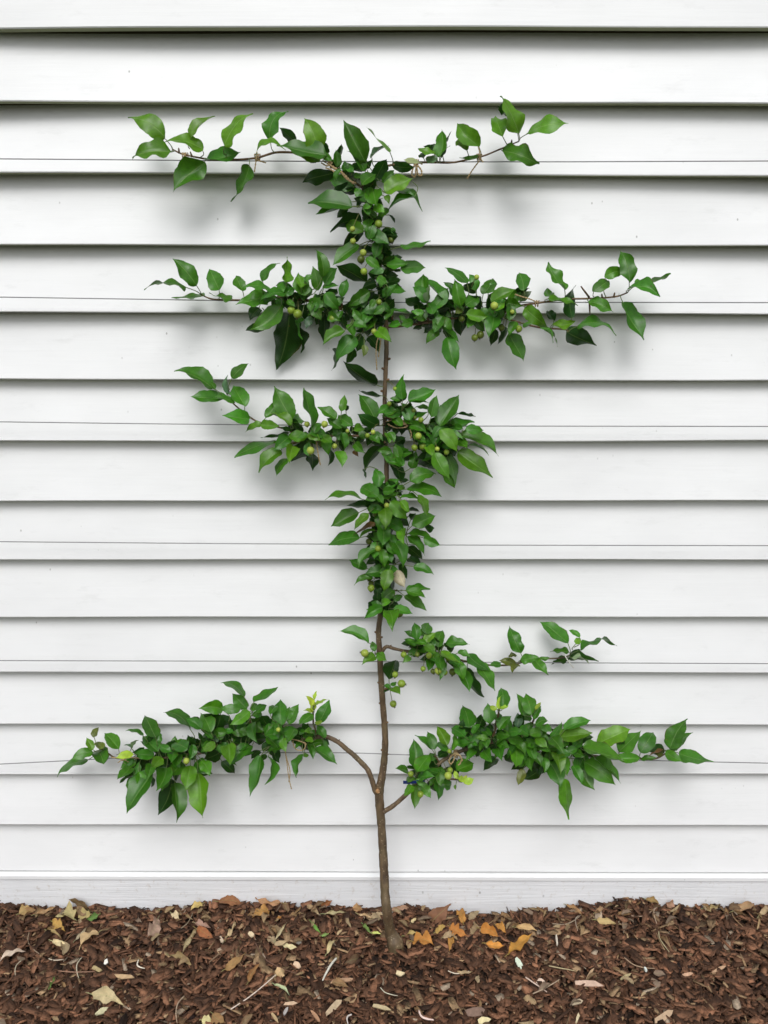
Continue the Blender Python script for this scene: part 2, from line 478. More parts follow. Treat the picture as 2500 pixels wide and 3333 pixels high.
parts = [chip_batch(9500, -1.05, 1.05, -0.52, 0.0, 0.033), chip_batch(5500, -1.0, 1.0, -0.52, 0.0, 0.012), chip_batch(2600, -1.0, 1.0, -0.52, 0.0, 0.036, 0.09),
         chip_batch(6000, -2.0, -1.05, -0.7, 0.0, 0.021), chip_batch(6000, 1.05, 2.0, -0.7, 0.0, 0.021), chip_batch(4500, -1.05, 1.05, BY0, -0.52, 0.021)]
V = np.concatenate([p[0] for p in parts]); C = np.concatenate([p[1] for p in parts]); A = np.concatenate([p[2] for p in parts])
PX = np.concatenate([p[3] for p in parts]); PY = np.concatenate([p[4] for p in parts])
top = V[:, :, 2].mean(1) - gz(PX, PY)
vis = (np.abs(PX) < 0.78) & (PY < -0.03) & (PY > -0.37)
score = np.where(vis & (top > 0.007), A, 0)
big = np.argsort(-score)[:300]
keep = np.ones(len(V), bool); keep[big] = False
def np_mesh(name, Vv, Cc, m):
    N = len(Vv)
    me = bpy.data.meshes.new(name)
    me.vertices.add(N * 12); me.vertices.foreach_set('co', Vv.reshape(-1).astype(np.float32))
    F = (CF[None] + (np.arange(N) * 12)[:, None, None]).reshape(-1, 3)
    me.loops.add(F.size); me.loops.foreach_set('vertex_index', F.ravel().astype(np.int32))
    me.polygons.add(len(F)); me.polygons.foreach_set('loop_start', np.arange(0, F.size, 3, dtype=np.int32))
    me.update(calc_edges=True)
    a = me.color_attributes.new('Col', 'FLOAT_COLOR', 'POINT')
    cc = np.concatenate([np.repeat(Cc, 12, 0), np.ones((N * 12, 1))], 1)
    a.data.foreach_set('color', cc.astype(np.float32).ravel())
    me.materials.append(m); me.validate()
    return bpy.data.objects.new(name, me)
o = link(np_mesh('mulch_chips', V[keep], C[keep], M_CHIP)); tag(o, 'dark brown shredded bark mulch heaped against the white wall', 'mulch', kind='stuff')
for i in big:
    cen = V[i].mean(0)
    c_o = np_mesh('bark_chip', (V[i] - cen)[None], C[i][None], M_CHIP)
    c_o.location = cen
    link(c_o, bed)

# ------------------------------------------------------------------ blade builder (living and fallen leaves)
PROF = [(0, .06), (.035, .36), (.08, .60), (.14, .79), (.21, .91), (.29, .98), (.37, 1.0), (.45, .99), (.53, .95), (.61, .87), (.69, .75), (.76, .60), (.82, .44), (.87, .29), (.91, .17), (.95, .085), (1, .012)]
COLS = (-1, -.62, -.28, 0, .28, .62, 1)
def blade(mb, P, Lv, S, N, W, col, curve=0.0, arch=0.1, fold=0.2, cup=0.0, tipcurl=0.05, lobes=0, ragged=0.03, ripple=0.02, twist=0.0, foldb=None, wob=0.0):
    """leaf blade from P along the vector Lv, width W along S, facing N"""
    L = Lv.length; a = Lv / L
    vs, fs, uvs = [], [], []
    p1, p2 = random.uniform(0, 6), random.uniform(0, 6)
    nc = len(COLS)
    for i, (t, pw) in enumerate(PROF):
        if lobes:
            pw = pw * (0.50 + 0.70 * abs(math.sin(math.pi * (lobes * t + 0.25 + .12 * math.sin(p1)))))
        pw = pw * (1 + wob * math.sin(t * 11 + p2) * math.sin(t * 5 + p1))
        c = P + a * (L * t) + S * (curve * L * 4 * t * (1 - t)) + N * (arch * L * 4 * t * (1 - t)) - N * (tipcurl * L * t ** 4)
        fi = twist * (t - .35)
        S_, N_ = S * math.cos(fi) + N * math.sin(fi), N * math.cos(fi) - S * math.sin(fi)
        for u in COLS:
            jit = 1 + (ragged * (1 if i % 2 else -1) + random.uniform(-ragged, ragged)) * (abs(u) > 0.9)
            x = u * W / 2 * pw * jit
            if cup > 0.01:
                ph = u * cup
                rr = (W / 2 * pw) / cup
                off = S_ * (rr * math.sin(ph)) + N_ * (rr * (1 - math.cos(ph)))
            else:
                fo = fold if (u < 0 or foldb is None) else foldb
                off = S_ * (x / math.sqrt(1 + .5 * fo * fo)) + N_ * (fo * abs(x))
            rp = ripple * L * u * u * math.sin(t * 13 + (p1 if u > 0 else p2)) * (1 - t * 0.4)
            vs.append(c + off + N * rp)
            uvs.append((u * .5 + .5, t))
    for i in range(len(PROF) - 1):
        for j in range(nc - 1):
            fs.append((i * nc + j, i * nc + j + 1, (i + 1) * nc + j + 1, (i + 1) * nc + j))
    mb.add(vs, fs, col, uvs)

# ------------------------------------------------------------------ the tree: trunk and branches (pixel x, pixel y, radius in pixels, depth)
TRUNK = [(1288, 3100, 30, None), (1285, 3066, 26, None), (1270, 3030, 17, None), (1259, 2960, 15.5, -.138), (1253.5, 2912, 15, -.13), (1250.5, 2840, 14.5, -.12),
         (1246.5, 2768, 14, -.112), (1242, 2689, 13.5, -.105), (1237, 2630, 14.5, -.10), (1234.5, 2577, 15, -.098), (1243, 2531, 12.5, -.095), (1251, 2471, 11, -.092),
         (1254, 2411, 10.5, -.09), (1251, 2351, 10, -.088), (1246, 2290, 10, -.086), (1240, 2200, 10, -.083), (1236, 2127, 9.3, -.08), (1232, 2059, 9, -.077),
         (1238, 2005, 9, -.075), (1246, 1940, 8.8, -.074), (1256, 1850, 8.5, -.072), (1262, 1750, 8.2, -.07), (1262, 1650, 8, -.068), (1258.5, 1566, 7.8, -.066),
         (1258, 1494, 8, -.065), (1254, 1439, 7.6, -.064), (1252.5, 1331, 7.2, -.062), (1252.5, 1276, 7.2, -.062), (1255.5, 1204, 7.6, -.061), (1258, 1134, 7.6, -.06),
         (1256.5, 1052, 7.8, -.06), (1251, 971, 7, -.06), (1238, 890, 6, -.06), (1237, 835, 5.8, -.06), (1222, 781, 5.2, -.06), (1214, 713, 5, -.06), (1191, 661, 4.5, -.06), (1179, 601, 4, -.06)]
BRANCHES = {
 'top_l': [(1179, 610, 4, -.06), (1150, 590, 4, -.058), (1112, 560, 4, -.056), (1072, 522, 4, -.054), (1033, 502, 4, -.055), (948, 496, 3.8, -.058), (894, 497, 3.6, -.058), (839, 513, 3.5, -.055),
           (780, 519, 3.2, -.053), (695, 520, 3, -.053), (636, 511, 2.8, -.055), (590, 500, 2.6, -.058), (562, 486, 2.2, -.06)],
 'top_r': [(1182, 612, 4, -.06), (1215, 575, 3.8, -.058), (1245, 547, 3.6, -.056), (1276, 537, 3.5, -.055), (1351, 529, 3.4, -.053), (1420, 529, 3.2, -.053), (1473, 529, 3.1, -.053),
           (1524, 519, 3, -.055), (1575, 507, 2.8, -.058), (1622, 488, 2.6, -.06), (1665, 470, 2.2, -.062), (1689, 460, 2, -.064)],
 'second_l': [(1256, 1052, 5.5, -.06), (1180, 1030, 5, -.062), (1113, 1006, 5, -.063), (1040, 985, 4.6, -.062), (981, 974, 4.4, -.06), (929, 966, 4, -.058), (850, 975, 3.6, -.056),
              (776, 977, 3.2, -.055), (720, 976, 2.9, -.055), (685, 972, 2.7, -.058), (655, 959, 2.2, -.06)],
 'second_r': [(1258, 1062, 6, -.06), (1292, 1062, 5, -.062), (1361, 1053, 4.8, -.064), (1431, 1044, 4.6, -.064), (1479, 1035, 4.4, -.064), (1551, 1026, 4.2, -.063), (1627, 1021, 4, -.062),
              (1686, 997, 3.8, -.06), (1780, 982, 3.5, -.055), (1835, 974, 3.2, -.055), (1913, 972, 3.1, -.055), (1960, 970, 2.9, -.057), (2011, 964, 2.6, -.06), (2043, 952, 2.2, -.062)],
 'second_r_low': [(1600, 1024, 3.6, -.062), (1640, 1034, 3.4, -.06), (1678, 1046, 3.2, -.058), (1757, 1066, 3, -.056), (1835, 1072, 2.6, -.056), (1850, 1080, 2, -.058)],
 'third_l': [(1254, 1425, 5, -.063), (1187, 1419, 4.6, -.066), (1137, 1419, 4.4, -.066), (1097, 1416, 4.2, -.066), (1016, 1433, 4, -.064), (983, 1436, 3.6, -.062), (941, 1446, 3.2, -.06), (905, 1452, 2.2, -.06)],
 'third_l_up': [(1000, 1434, 3, -.062), (947, 1402, 3, -.058), (850, 1376, 2.8, -.056), (814, 1358, 2.7, -.058), (762, 1316, 2.5, -.062), (742, 1293, 2, -.064)],
 'third_r': [(1252, 1360, 5.5, -.062), (1275, 1363, 5, -.064), (1300, 1367, 4.8, -.066), (1340, 1398, 4.5, -.066), (1412, 1428, 4.2, -.066), (1448, 1436, 4, -.066), (1480, 1457, 3.2, -.064), (1496, 1472, 2.4, -.063)],
 'fourth_r': [(1236, 2128, 7, -.08), (1246, 2117, 6.5, -.082), (1259, 2105, 6, -.084), (1286, 2112, 5.2, -.083), (1327, 2120, 5, -.08), (1372, 2119, 4.6, -.078), (1417, 2124, 4.2, -.076), (1458, 2134, 3.8, -.074),
              (1509, 2151, 3.4, -.07), (1578, 2163, 3.2, -.066), (1625, 2166, 3, -.063), (1682, 2161, 2.9, -.062), (1731, 2146, 2.7, -.062), (1821, 2142, 2.5, -.062), (1854, 2133, 2.2, -.063)],
 'bottom_l': [(1233, 2590, 9.5, -.098), (1221, 2572, 9, -.098), (1213, 2546, 8.8, -.097), (1198, 2507, 8.4, -.095), (1174, 2480, 8.2, -.092), (1150, 2456, 8, -.09), (1130, 2440, 7.8, -.088), (1098, 2414, 7.4, -.086),
              (1055, 2396, 7, -.084), (1020, 2402, 6.6, -.082), (954, 2403, 6.2, -.08), (867, 2396, 5.8, -.078), (795, 2388, 5.4, -.076), (766, 2390, 5, -.075), (720, 2415, 4.8, -.074), (665, 2448, 4.4, -.072),
              (562, 2465, 4, -.07), (493, 2465, 3.6, -.068), (459, 2468, 3.2, -.066), (384, 2468, 2.8, -.063), (356, 2455, 2.5, -.063), (335, 2438, 2.1, -.064)],
 'bottom_r': [(1237, 2652, 8.5, -.102), (1248, 2642, 8.5, -.103), (1277, 2625, 7.8, -.103), (1319, 2589, 7.6, -.101), (1361, 2547, 7.2, -.098), (1406, 2507, 7, -.094), (1439, 2477, 6.6, -.09), (1481, 2453, 6.2, -.086),
              (1539, 2431, 5.8, -.083), (1599, 2416, 5.4, -.081), (1668, 2413, 5, -.08), (1746, 2419, 4.6, -.078), (1793, 2432, 4.4, -.077), (1862, 2448, 4, -.075), (1950, 2462, 3.6, -.072), (2082, 2469, 3.1, -.067),
              (2135, 2469, 2.7, -.064), (2182, 2442, 2.1, -.064)],
}
LABELS_B = {'top_l': 'branch tied along the topmost wire, reaching left', 'top_r': 'branch tied along the topmost wire, reaching right'}
HUBS = {}
C2, C4, C5, C6, C7 = crop(950, 300, 3.318), crop(460, 800, 3.072), crop(950, 700, 3.687), crop(1250, 800, 3.318), crop(1600, 780, 2.552)
C1, C3 = crop(400, 300, 2.37), crop(1250, 280, 2.552)
C8, C9, C10, C11, C12 = crop(560, 1150, 3.072), crop(1050, 1150, 2.765), crop(1030, 1550, 3.687), crop(1080, 1990, 2.911), crop(1550, 1970, 3.318)
C13, C14, C15, C16, C17 = crop(150, 2180, 2.911), crop(650, 2180, 3.456), crop(1150, 2200, 3.318), crop(1480, 2200, 3.1904), crop(1850, 2250, 3.016)
CR = {1: C1, 2: C2, 3: C3, 4: C4, 5: C5, 6: C6, 7: C7, 8: C8, 9: C9, 10: C10, 11: C11, 12: C12, 13: C13, 14: C14, 15: C15, 16: C16, 17: C17}
HUBLIST = [(9, 1025, 785), (9, 705, 560), (9, 245, 735), (9, 545, 640), (9, 560, 800), (10, 780, 310), (10, 975, 190), (10, 905, 1095), (10, 970, 1370), (10, 870, 1590), (10, 730, 690), (10, 1080, 700),
           (6, 850, 720), (6, 470, 700), (6, 610, 870), (6, 1230, 720), (6, 1000, 800), (14, 570, 540), (14, 920, 640), (14, 180, 790), (14, 820, 850), (13, 1420, 760), (13, 1090, 830), (13, 1340, 800),
           (16, 380, 650), (16, 1220, 810), (16, 170, 690), (16, 800, 500), (16, 860, 760), (16, 700, 620), (15, 690, 1110), (15, 880, 860), (15, 930, 1080), (11, 555, 715), (11, 985, 400), (11, 412, 400), (11, 830, 315),
           (4, 1590, 500), (5, 600, 1060), (5, 780, 1230), (5, 200, 960), (5, 1010, 760), (5, 1010, 520), (5, 860, 1400), (2, 760, 1000), (2, 790, 1240), (8, 1200, 800), (8, 1400, 850), (8, 1530, 830),
           (14, 1280, 610), (14, 1275, 470), (16, 430, 480), (16, 458, 345), (16, 830, 400), (15, 1140, 1120)]
tree = empty('apple_tree', TRUNK_BASE)
tag(tree, 'young espaliered apple tree with tiny green apples trained flat against the wall', 'tree')
ORG = Vector(TRUNK_BASE)
def near_wall(y):
    """how far the plant stands off the wall: close along the wires, farther at its foot"""
    return .62 + .38 * max(0.0, min(1.0, (y - 2300) / 660.0))
def path3(rows):
    out = []
    for x, y, r, dep in rows:
        if dep is None:
            dep = TRUNK_BASE.y + (0.0 if y > 3060 else 0.012)
        else:
            dep = dep * near_wall(y)
        p = at(x, y, dep)
        out.append((p, r * mpp(p)))
    return out
ATT = []                                        # (pixel x, pixel y, point, owner)
def add_att(rows, owner):
    pr = path3(rows)
    for (a, b_) in zip(range(len(rows) - 1), range(1, len(rows))):
        for t in (0, .25, .5, .75):
            q = pr[a][0].lerp(pr[b_][0], t)
            ATT.append((rows[a][0] * (1 - t) + rows[b_][0] * t, rows[a][1] * (1 - t) + rows[b_][1] * t, q, owner))
    ATT.append((rows[-1][0], rows[-1][1], pr[-1][0], owner))
add_att(TRUNK, 'trunk')
for k, rows in BRANCHES.items(): add_att(rows, k)
def nearest(px, py):
    return min(ATT, key=lambda q: (q[0] - px) ** 2 + (q[1] - py) ** 2)
MBS = {k: MB() for k in list(BRANCHES) + ['trunk']}
for k, rows in [('trunk', TRUNK)] + list(BRANCHES.items()):
    pr = path3(rows)
    pts, rad = smooth_path([p for p, r in pr], [r for p, r in pr], 6)
    rad = [r * (1 + 0.07 * math.sin(i * 1.7) * math.sin(i * 0.53 + 1)) for i, r in enumerate(rad)]
    cl = (1, 1, 1) if k in ('trunk', 'bottom_l', 'bottom_r', 'fourth_r') else (1.15, 0.95, 0.85)
    tube(MBS[k], pts, rad, 14 if k == 'trunk' else 8, cl, 0.05)
def stub(k, p, d, r0, L, col=(1, 1, 1), sides=7):
    d = d.normalized()
    tube(MBS[k], [p - d * r0, p + d * L * .3, p + d * L * .75, p + d * L], [r0 * 1.25, r0, r0 * .85, r0 * .35], sides, col, 0.1)
# buds and small knots along trunk and bare limbs: (pixel, side)
for x, y, sx in [(1222, 2680, -1), (1262, 2716, 1), (1236, 2906, -1), (1266, 2848, 1), (1232, 2294, -1), (1262, 2348, 1), (1241, 2438, -1), (1265, 2464, 1), (1220, 2060, -1), (1243, 2080, 1), (1246, 1195, -1), (1264, 1232, 1),
                 (1262, 1165, 1), (1250, 1270, -1), (1234, 2215, -1), (1241, 1480, 1), (1250, 2240, 1)]:
    q = nearest(x, y)[2]; d = Vector((sx, -0.5, random.uniform(0.1, 0.7)))
    stub('trunk', q + d.normalized() * 0.0055, d, 0.0028, 0.0055, (1.1, .95, .85))
for k, x, y, dx in [('bottom_l', 1198, 2533, -1), ('bottom_l', 1105, 2412, 1), ('fourth_r', 1266, 2098, 1), ('second_r', 1270, 1040, 1), ('second_r', 1955, 958, -.2), ('second_r', 1997, 957, 0.1), ('top_r', 1663, 462, 0), ('top_l', 588, 492, 0), ('top_l', 623, 497, -.3)]:
    q = nearest(x, y)[2]
    stub(k, q, Vector((dx, -.2, 1)), 0.0020, 0.009, (.9, .8, .75))
# bare shoots
for k, a, b_ in [('second_r', (1918, 968), (1891, 932)), ('second_r', (1919, 985), (1920, 1020)), ('second_r', (1272, 1046), (1280, 1028))]:
    p, q = at(*a, -.035), at(*b_, -.043)
    tube(MBS[k], [p, p.lerp(q, .5), q], [.0022, .0020, .0014], 6, (1.0, .8, .75))
# spurs: short woody knobs where leaf clusters spring from
for ci, hx, hy in HUBLIST:
    px, py = CR[ci](hx, hy)
    q = nearest(px, py)
    p = at(px, py, q[2].y - random.uniform(0.008, 0.022))
    pts, rad = smooth_path([q[2], q[2].lerp(p, .5) + Vector((random.uniform(-.003, .003), -.002, random.uniform(-.002, .004))), p], [.0026, .0022, .0026], 4)
    tube(MBS[q[3]], pts, rad, 6, (0.95, .85, .75), .1)
    HUBS[(ci, hx, hy)] = p
    ATT.append((px, py, p, q[3]))
trunk = MBS['trunk'].build('trunk', M_BARK, None, origin=ORG); trunk.location = (0, 0, 0); trunk.parent = tree
OWN = {'trunk': trunk}
for k in BRANCHES:
    o = MBS[k].build('branch', M_BARK, None, origin=ORG); o.location = (0, 0, 0); o.parent = tree
    OWN[k] = o
# graft swelling at the foot and the round pruning scar
mb = MB()
gc = at(1292, 3072, TRUNK_BASE.y - 0.002); rr = 21 * mpp(gc)
vs, fs = [], []
for i in range(9):
    ph = math.pi * i / 8
    for j in range(14):
        th = 2 * math.pi * j / 14
        r = rr * (1 + 0.13 * math.sin(3 * th + i) + 0.08 * math.sin(5 * th - 2 * i))
        vs.append(gc + Vector((r * math.sin(ph) * math.cos(th), r * .9 * math.sin(ph) * math.sin(th), 1.25 * r * math.cos(ph))))
for i in range(8):
    for j in range(14):
        fs.append((i * 14 + j, i * 14 + (j + 1) % 14, (i + 1) * 14 + (j + 1) % 14, (i + 1) * 14 + j))
mb.add(vs, fs, (1.35, 1.38, 1.4))
o = mb.build('graft_swelling', M_BARK, None, origin=ORG); o.location = (0, 0, 0); o.parent = trunk
o['label'] = 'pale knobbly graft swelling at the foot of the trunk'
mb = MB()
sp = at(1232, 2566, -.098 * near_wall(2566)); d = Vector((-.1, -1, .15)).normalized()
tube(mb, [sp, sp + d * .011, sp + d * .016, sp + d * .0175, sp + d * .0176], [.0062, .0064, .0062, .0052, .0003], 12, [(1.3, 1.05, .9)] * 36 + [(2.6, 2.0, 1.6)] * 24, .06)
o = mb.build('pruning_scar', M_BARK, None, origin=ORG); o.location = (0, 0, 0); o.parent = trunk
# ------------------------------------------------------------------ leaves: crop number, then "base_x base_y tip_x tip_y width tone [bow]" per leaf
LEAVES = {
1: "320 350 45 182 160 l .12/372 462 80 485 110 l/530 345 690 168 90 l/615 440 350 360 110 l .1/785 410 960 142 100 l -.1/1135 375 1260 142 105 m -.08/645 520 900 470 100 m .08/630 545 400 758 185 m/975 570 852 838 75 m .08/1030 470 1235 420 85 l -.1/1330 400 1215 280 80 d/1560 480 1205 370 130 m/1500 460 1410 195 150 l/1560 490 1520 365 80 d/1520 520 1310 470 70 l/1640 620 1410 660 110 d .1",
2: "790 745 565 325 220 m/780 850 620 620 110 m/855 715 1040 580 50 g -.1/1060 640 825 360 90 l -.1/1090 790 1325 800 120 d/1370 760 1215 738 50 p/880 980 1010 715 150 d/1010 1085 1290 910 130 l/985 980 1100 840 90 m/1000 1080 1405 1215 105 m -.13/1330 1140 1035 1250 85 m/870 1040 910 1215 180 m/760 1000 905 890 130 m/660 1040 410 930 130 m/700 1070 430 1060 120 d/640 1235 190 1170 140 m/560 1240 275 1320 80 m/620 1190 440 1110 90 d/600 1250 490 1350 80 d/750 1390 415 1440 75 d .12/1010 1120 1050 1195 60 l/880 1240 1000 1300 90 l/1040 1260 930 1380 90 m/1045 1320 1120 1400 35 d/830 1370 815 1500 110 m/770 1500 575 1390 130 l/870 1510 1040 1620 130 m/1080 1465 1110 1535 50 m/760 1500 555 1655 130 d/660 860 595 800 70 m/750 920 670 870 70 m/800 830 860 730 60 d/690 1080 570 1040 60 d/740 1150 705 1245 50 d",
3: "460 590 470 365 90 m/490 490 550 370 50 d/430 530 330 500 80 d/420 560 290 505 60 l/330 600 300 550 60 d/440 610 340 590 70 g/470 590 545 500 45 d/790 500 615 318 150 l -.12/690 530 610 425 90 l/780 580 635 590 55 m/1120 390 970 98 120 l -.15/1060 240 950 165 110 d/985 420 925 245 150 l/1110 390 1090 280 60 m/1190 395 1515 318 95 l .15/985 545 1270 655 105 m .15",
4: "440 410 60 375 90 m .08/550 390 328 130 170 m/780 440 680 205 170 m/630 500 310 492 80 m/905 520 690 472 65 m/1015 450 945 280 125 m/1210 355 1365 160 80 m .1/1450 365 1475 120 70 l/1290 450 1040 395 90 m/1270 490 960 572 150 m/1440 480 1190 570 110 m/1400 600 1100 812 190 m/1180 620 1090 740 120 d/1240 790 1045 850 90 d/1480 680 1388 1195 285 d/1540 800 1605 1060 60 d/1480 430 1345 400 60 m/1420 480 1540 420 90 m/1600 420 1570 280 110 l/1600 720 1575 920 60 m/1440 520 1370 600 80 d",
5: "170 960 75 705 170 m/150 800 250 715 70 m/370 740 300 415 160 m/310 900 240 620 140 m/400 830 540 630 150 m/370 860 550 840 60 m/600 980 655 770 120 m/420 960 540 880 120 d/800 360 505 585 170 m/800 220 620 370 120 d/890 800 550 600 210 d/850 380 1010 460 100 d/890 520 1060 630 110 m/1070 330 1215 515 130 d/1140 590 1390 580 110 m .08/1310 650 1600 605 140 m/1230 665 1310 670 40 d/1100 800 1290 840 150 d/1090 740 1270 720 110 d/1110 870 1365 890 95 m/1310 380 1650 305 65 m/930 920 680 1080 150 m/940 900 850 1100 160 d/1100 1130 840 1170 120 m/1040 960 975 1000 70 d/1100 930 1160 1080 80 d/400 940 560 1130 140 m/300 950 280 1070 90 m/370 1090 200 1190 130 m/380 1210 360 1500 130 d/630 1390 375 1520 130 l/690 1310 745 1475 110 m/690 1180 570 1290 110 d/740 1300 900 1350 100 m/760 1460 535 1730 200 m/530 1600 515 1850 70 d/820 1420 790 1620 130 d/920 1460 1040 1620 130 d/740 1600 650 1770 100 d/870 1560 860 1690 80 o/940 1180 860 1300 120 m/1000 1190 1080 1300 100 d/1030 1380 1170 1490 150 l/1290 1290 1160 1330 90 m/1430 1190 1175 1145 60 m/1300 1200 1360 1290 60 m/230 1220 170 1350 90 g/700 1100 800 1170 120 d",
6: "480 560 425 310 170 m/680 600 440 312 100 m/460 610 315 440 120 m/470 600 490 420 80 g/510 680 685 465 130 m/380 640 245 580 140 d/900 400 685 210 110 m/780 590 655 395 100 m/830 650 765 370 150 m/1000 500 860 420 120 d/990 480 920 310 100 m/1070 520 1170 350 150 m/1130 440 1215 415 50 m/880 640 1040 530 140 m/1160 600 1400 470 110 l .08/1260 590 1335 570 60 d/1510 480 1460 290 145 m/1340 680 1470 450 130 m/1470 600 1600 470 120 g/890 740 1115 755 110 l/600 640 640 780 100 d/440 690 450 790 60 g/580 690 515 730 40 m/830 680 770 730 70 o/430 720 300 700 70 m/600 850 440 930 150 d/405 880 315 900 60 d/590 920 460 1055 100 m/720 740 630 800 60 d/600 860 540 940 50 m/620 890 805 1035 80 m/690 990 775 1320 190 m/810 790 830 970 120 d/840 780 780 850 90 d/960 760 900 880 110 m/1000 840 1060 940 80 d/1180 760 1130 965 160 m/1200 900 1140 1060 80 d/1310 880 1230 1060 90 d/1420 820 1350 950 100 m/1350 950 1525 1215 120 m/1200 700 1300 620 80 l/1310 770 1430 740 70 m/1100 790 960 820 70 m",
7: "610 415 475 198 100 m -.1/490 475 470 385 90 m/470 490 720 500 75 l -.1/670 650 680 382 120 d/845 430 965 345 110 m/940 310 1110 265 100 m/1145 350 1075 88 130 m/1195 380 1470 262 60 m .08/1130 420 1385 475 90 m -.08/800 510 1005 575 75 m/1090 520 1295 782 100 m/280 570 460 720 130 l/520 670 470 585 80 d/510 700 685 670 80 l/720 715 1025 760 100 m -.08/625 765 862 870 150 d/270 700 510 828 60 m/440 730 550 875 50 m -.1",
8: "400 345 45 162 120 m/430 360 380 290 60 m/540 455 200 430 150 m/620 490 330 435 80 m/600 245 750 95 100 m .08/575 400 545 220 80 g/560 415 545 350 40 d/730 530 620 330 170 m/770 655 540 610 150 m/890 700 730 770 50 l/890 710 1070 730 95 l/940 640 1030 475 100 m/1200 650 1035 335 180 m/1190 710 990 578 80 l/1200 690 1300 620 120 m/1410 730 1320 360 110 m/1380 780 1420 710 50 d/1640 650 1475 522 70 m/1190 770 1090 735 45 m/1160 800 895 810 80 d/1180 830 1030 950 130 m/1170 830 1360 830 110 l/1030 880 640 1022 80 m .08/1090 980 865 1165 120 l/1210 930 1180 1075 140 l/1160 1050 1045 1218 70 m/1380 900 1200 1060 170 d/1410 1010 1420 1135 120 d/1370 800 1480 860 90 l/1420 800 1490 690 90 m/1500 830 1600 890 90 l/1570 950 1585 1110 50 d",
9: "475 285 205 90 130 d .08/520 380 330 340 60 d/470 590 340 360 150 m/500 650 320 540 110 d/170 520 195 375 75 l/210 520 205 450 55 d/270 650 150 560 110 m/220 710 75 625 75 m/280 690 380 670 80 l/720 410 725 190 105 m/700 420 610 400 50 m/775 420 1008 320 100 m .06/780 440 950 450 55 m/950 490 830 480 45 m/790 600 710 440 110 m/980 570 1030 385 100 m/980 640 1020 570 60 d/1060 480 1085 470 40 d/1060 650 1220 380 150 m/1210 540 1370 560 50 d/1110 670 1360 600 110 m/1290 680 1445 690 80 m/1230 740 1575 865 100 m/1310 830 1490 910 50 m/1060 690 1205 880 120 l/1220 780 1300 850 90 m/1225 890 1530 1075 160 l/1010 900 1140 1120 140 l/1110 900 1215 1178 100 m/990 1010 835 950 130 d/790 1150 1010 1070 110 m/940 840 1000 920 90 l/550 560 680 510 65 m/560 670 655 650 90 d/930 650 1010 720 60 m/570 720 600 800 65 l/600 710 640 800 60 m/650 800 740 760 90 d/290 810 370 880 80 m/290 870 320 920 50 b/140 880 175 1005 100 l/530 840 370 1050 90 d/365 1040 392 1120 30 d/550 830 440 800 50 d/580 880 620 960 70 m/650 930 800 900 100 m/640 840 740 850 70 d/630 950 680 1070 100 d/510 1200 470 1037 105 m",
10: "740 240 535 105 180 m/960 170 900 50 110 m/970 150 1060 125 70 m/1010 60 1105 45 60 d/1095 150 1495 200 120 m/560 280 130 215 120 l/650 310 380 330 110 d/500 440 190 595 140 m/620 450 450 625 120 l/640 430 740 340 80 m/890 310 1085 505 160 l/1010 300 1110 430 100 l/820 380 820 610 160 l/800 270 990 200 70 m/1010 260 1230 240 80 m/1220 230 1330 465 90 l/1110 390 1240 425 60 d/1150 590 1425 460 150 m/1130 520 1190 440 90 d/1300 610 1410 620 90 d/1110 690 1400 740 120 m/1290 740 1480 825 120 m/1090 730 1305 915 100 m/900 480 1110 600 150 d/1010 650 1040 795 140 l/800 560 795 805 170 m/700 560 440 690 60 b/700 650 510 740 50 l/510 740 150 810 150 m/700 880 510 1080 120 m/600 1110 405 1000 130 m/790 880 820 1080 110 m/940 790 1040 1060 180 m/890 810 800 850 80 d/820 1110 590 1160 140 m/740 1020 600 1060 90 d/1100 850 1265 985 130 d/1110 980 1250 1070 120 d/1170 1085 1400 1175 110 m/1010 1050 1090 1220 90 d/880 1120 805 1360 150 l/900 1210 900 1350 100 d/670 1220 460 1300 90 m/750 1330 740 1510 80 d/930 1370 780 1500 120 m/890 1500 770 1530 90 l/1080 1370 1350 1340 100 m/1090 1380 1300 1450 70 m/1060 1440 1305 1610 130 m/930 1490 1040 1430 80 m/930 1590 1150 1640 110 m/790 1560 605 1600 100 m/790 1580 585 1695 130 m/870 1610 905 1795 185 l/900 600 870 780 110 d/980 450 900 560 110 d/860 900 930 1060 120 d",
11: "345 300 80 182 105 m .06/410 375 385 285 60 m/410 420 295 490 90 l/430 400 515 460 80 l/455 410 415 410 35 l/540 640 600 450 150 d/560 730 640 780 90 l/560 720 495 695 45 m/560 730 505 760 60 d/560 700 610 665 40 m/810 270 785 105 95 m/800 270 695 180 60 m/850 230 865 140 50 m/900 220 920 110 110 m/870 275 985 200 80 l/1010 340 1050 175 110 m/800 320 695 280 65 l/900 310 790 300 60 m/1080 300 1290 300 90 m .12/1060 310 1140 325 40 d/970 310 940 265 50 d/880 320 970 400 80 l/1015 400 955 440 50 l/1040 380 1230 490 90 l .12/750 440 680 480 60 l/930 380 850 390 70 d/930 450 910 565 85 m/1030 430 1050 560 90 m/1195 390 1310 420 40 m/1290 400 1500 530 105 m .18/1170 470 1260 640 110 m/1230 560 1300 755 120 m/1280 545 1435 810 125 d .08/1390 500 1540 740 80 m/1600 500 1505 500 65 m",
12: "480 515 360 235 150 m -.08/440 640 265 590 100 o/440 640 400 715 100 o/350 560 440 545 40 o/480 590 690 560 100 m/470 610 600 620 60 o/640 590 770 735 130 m .1/680 570 790 560 50 m/990 400 735 145 130 m/1000 500 805 490 70 m/1000 570 820 610 60 d/1120 340 1005 270 70 m/1075 415 1140 360 70 l/1135 475 1495 382 85 m .12/1005 565 1300 610 120 d -.18/1040 575 1220 610 45 p",
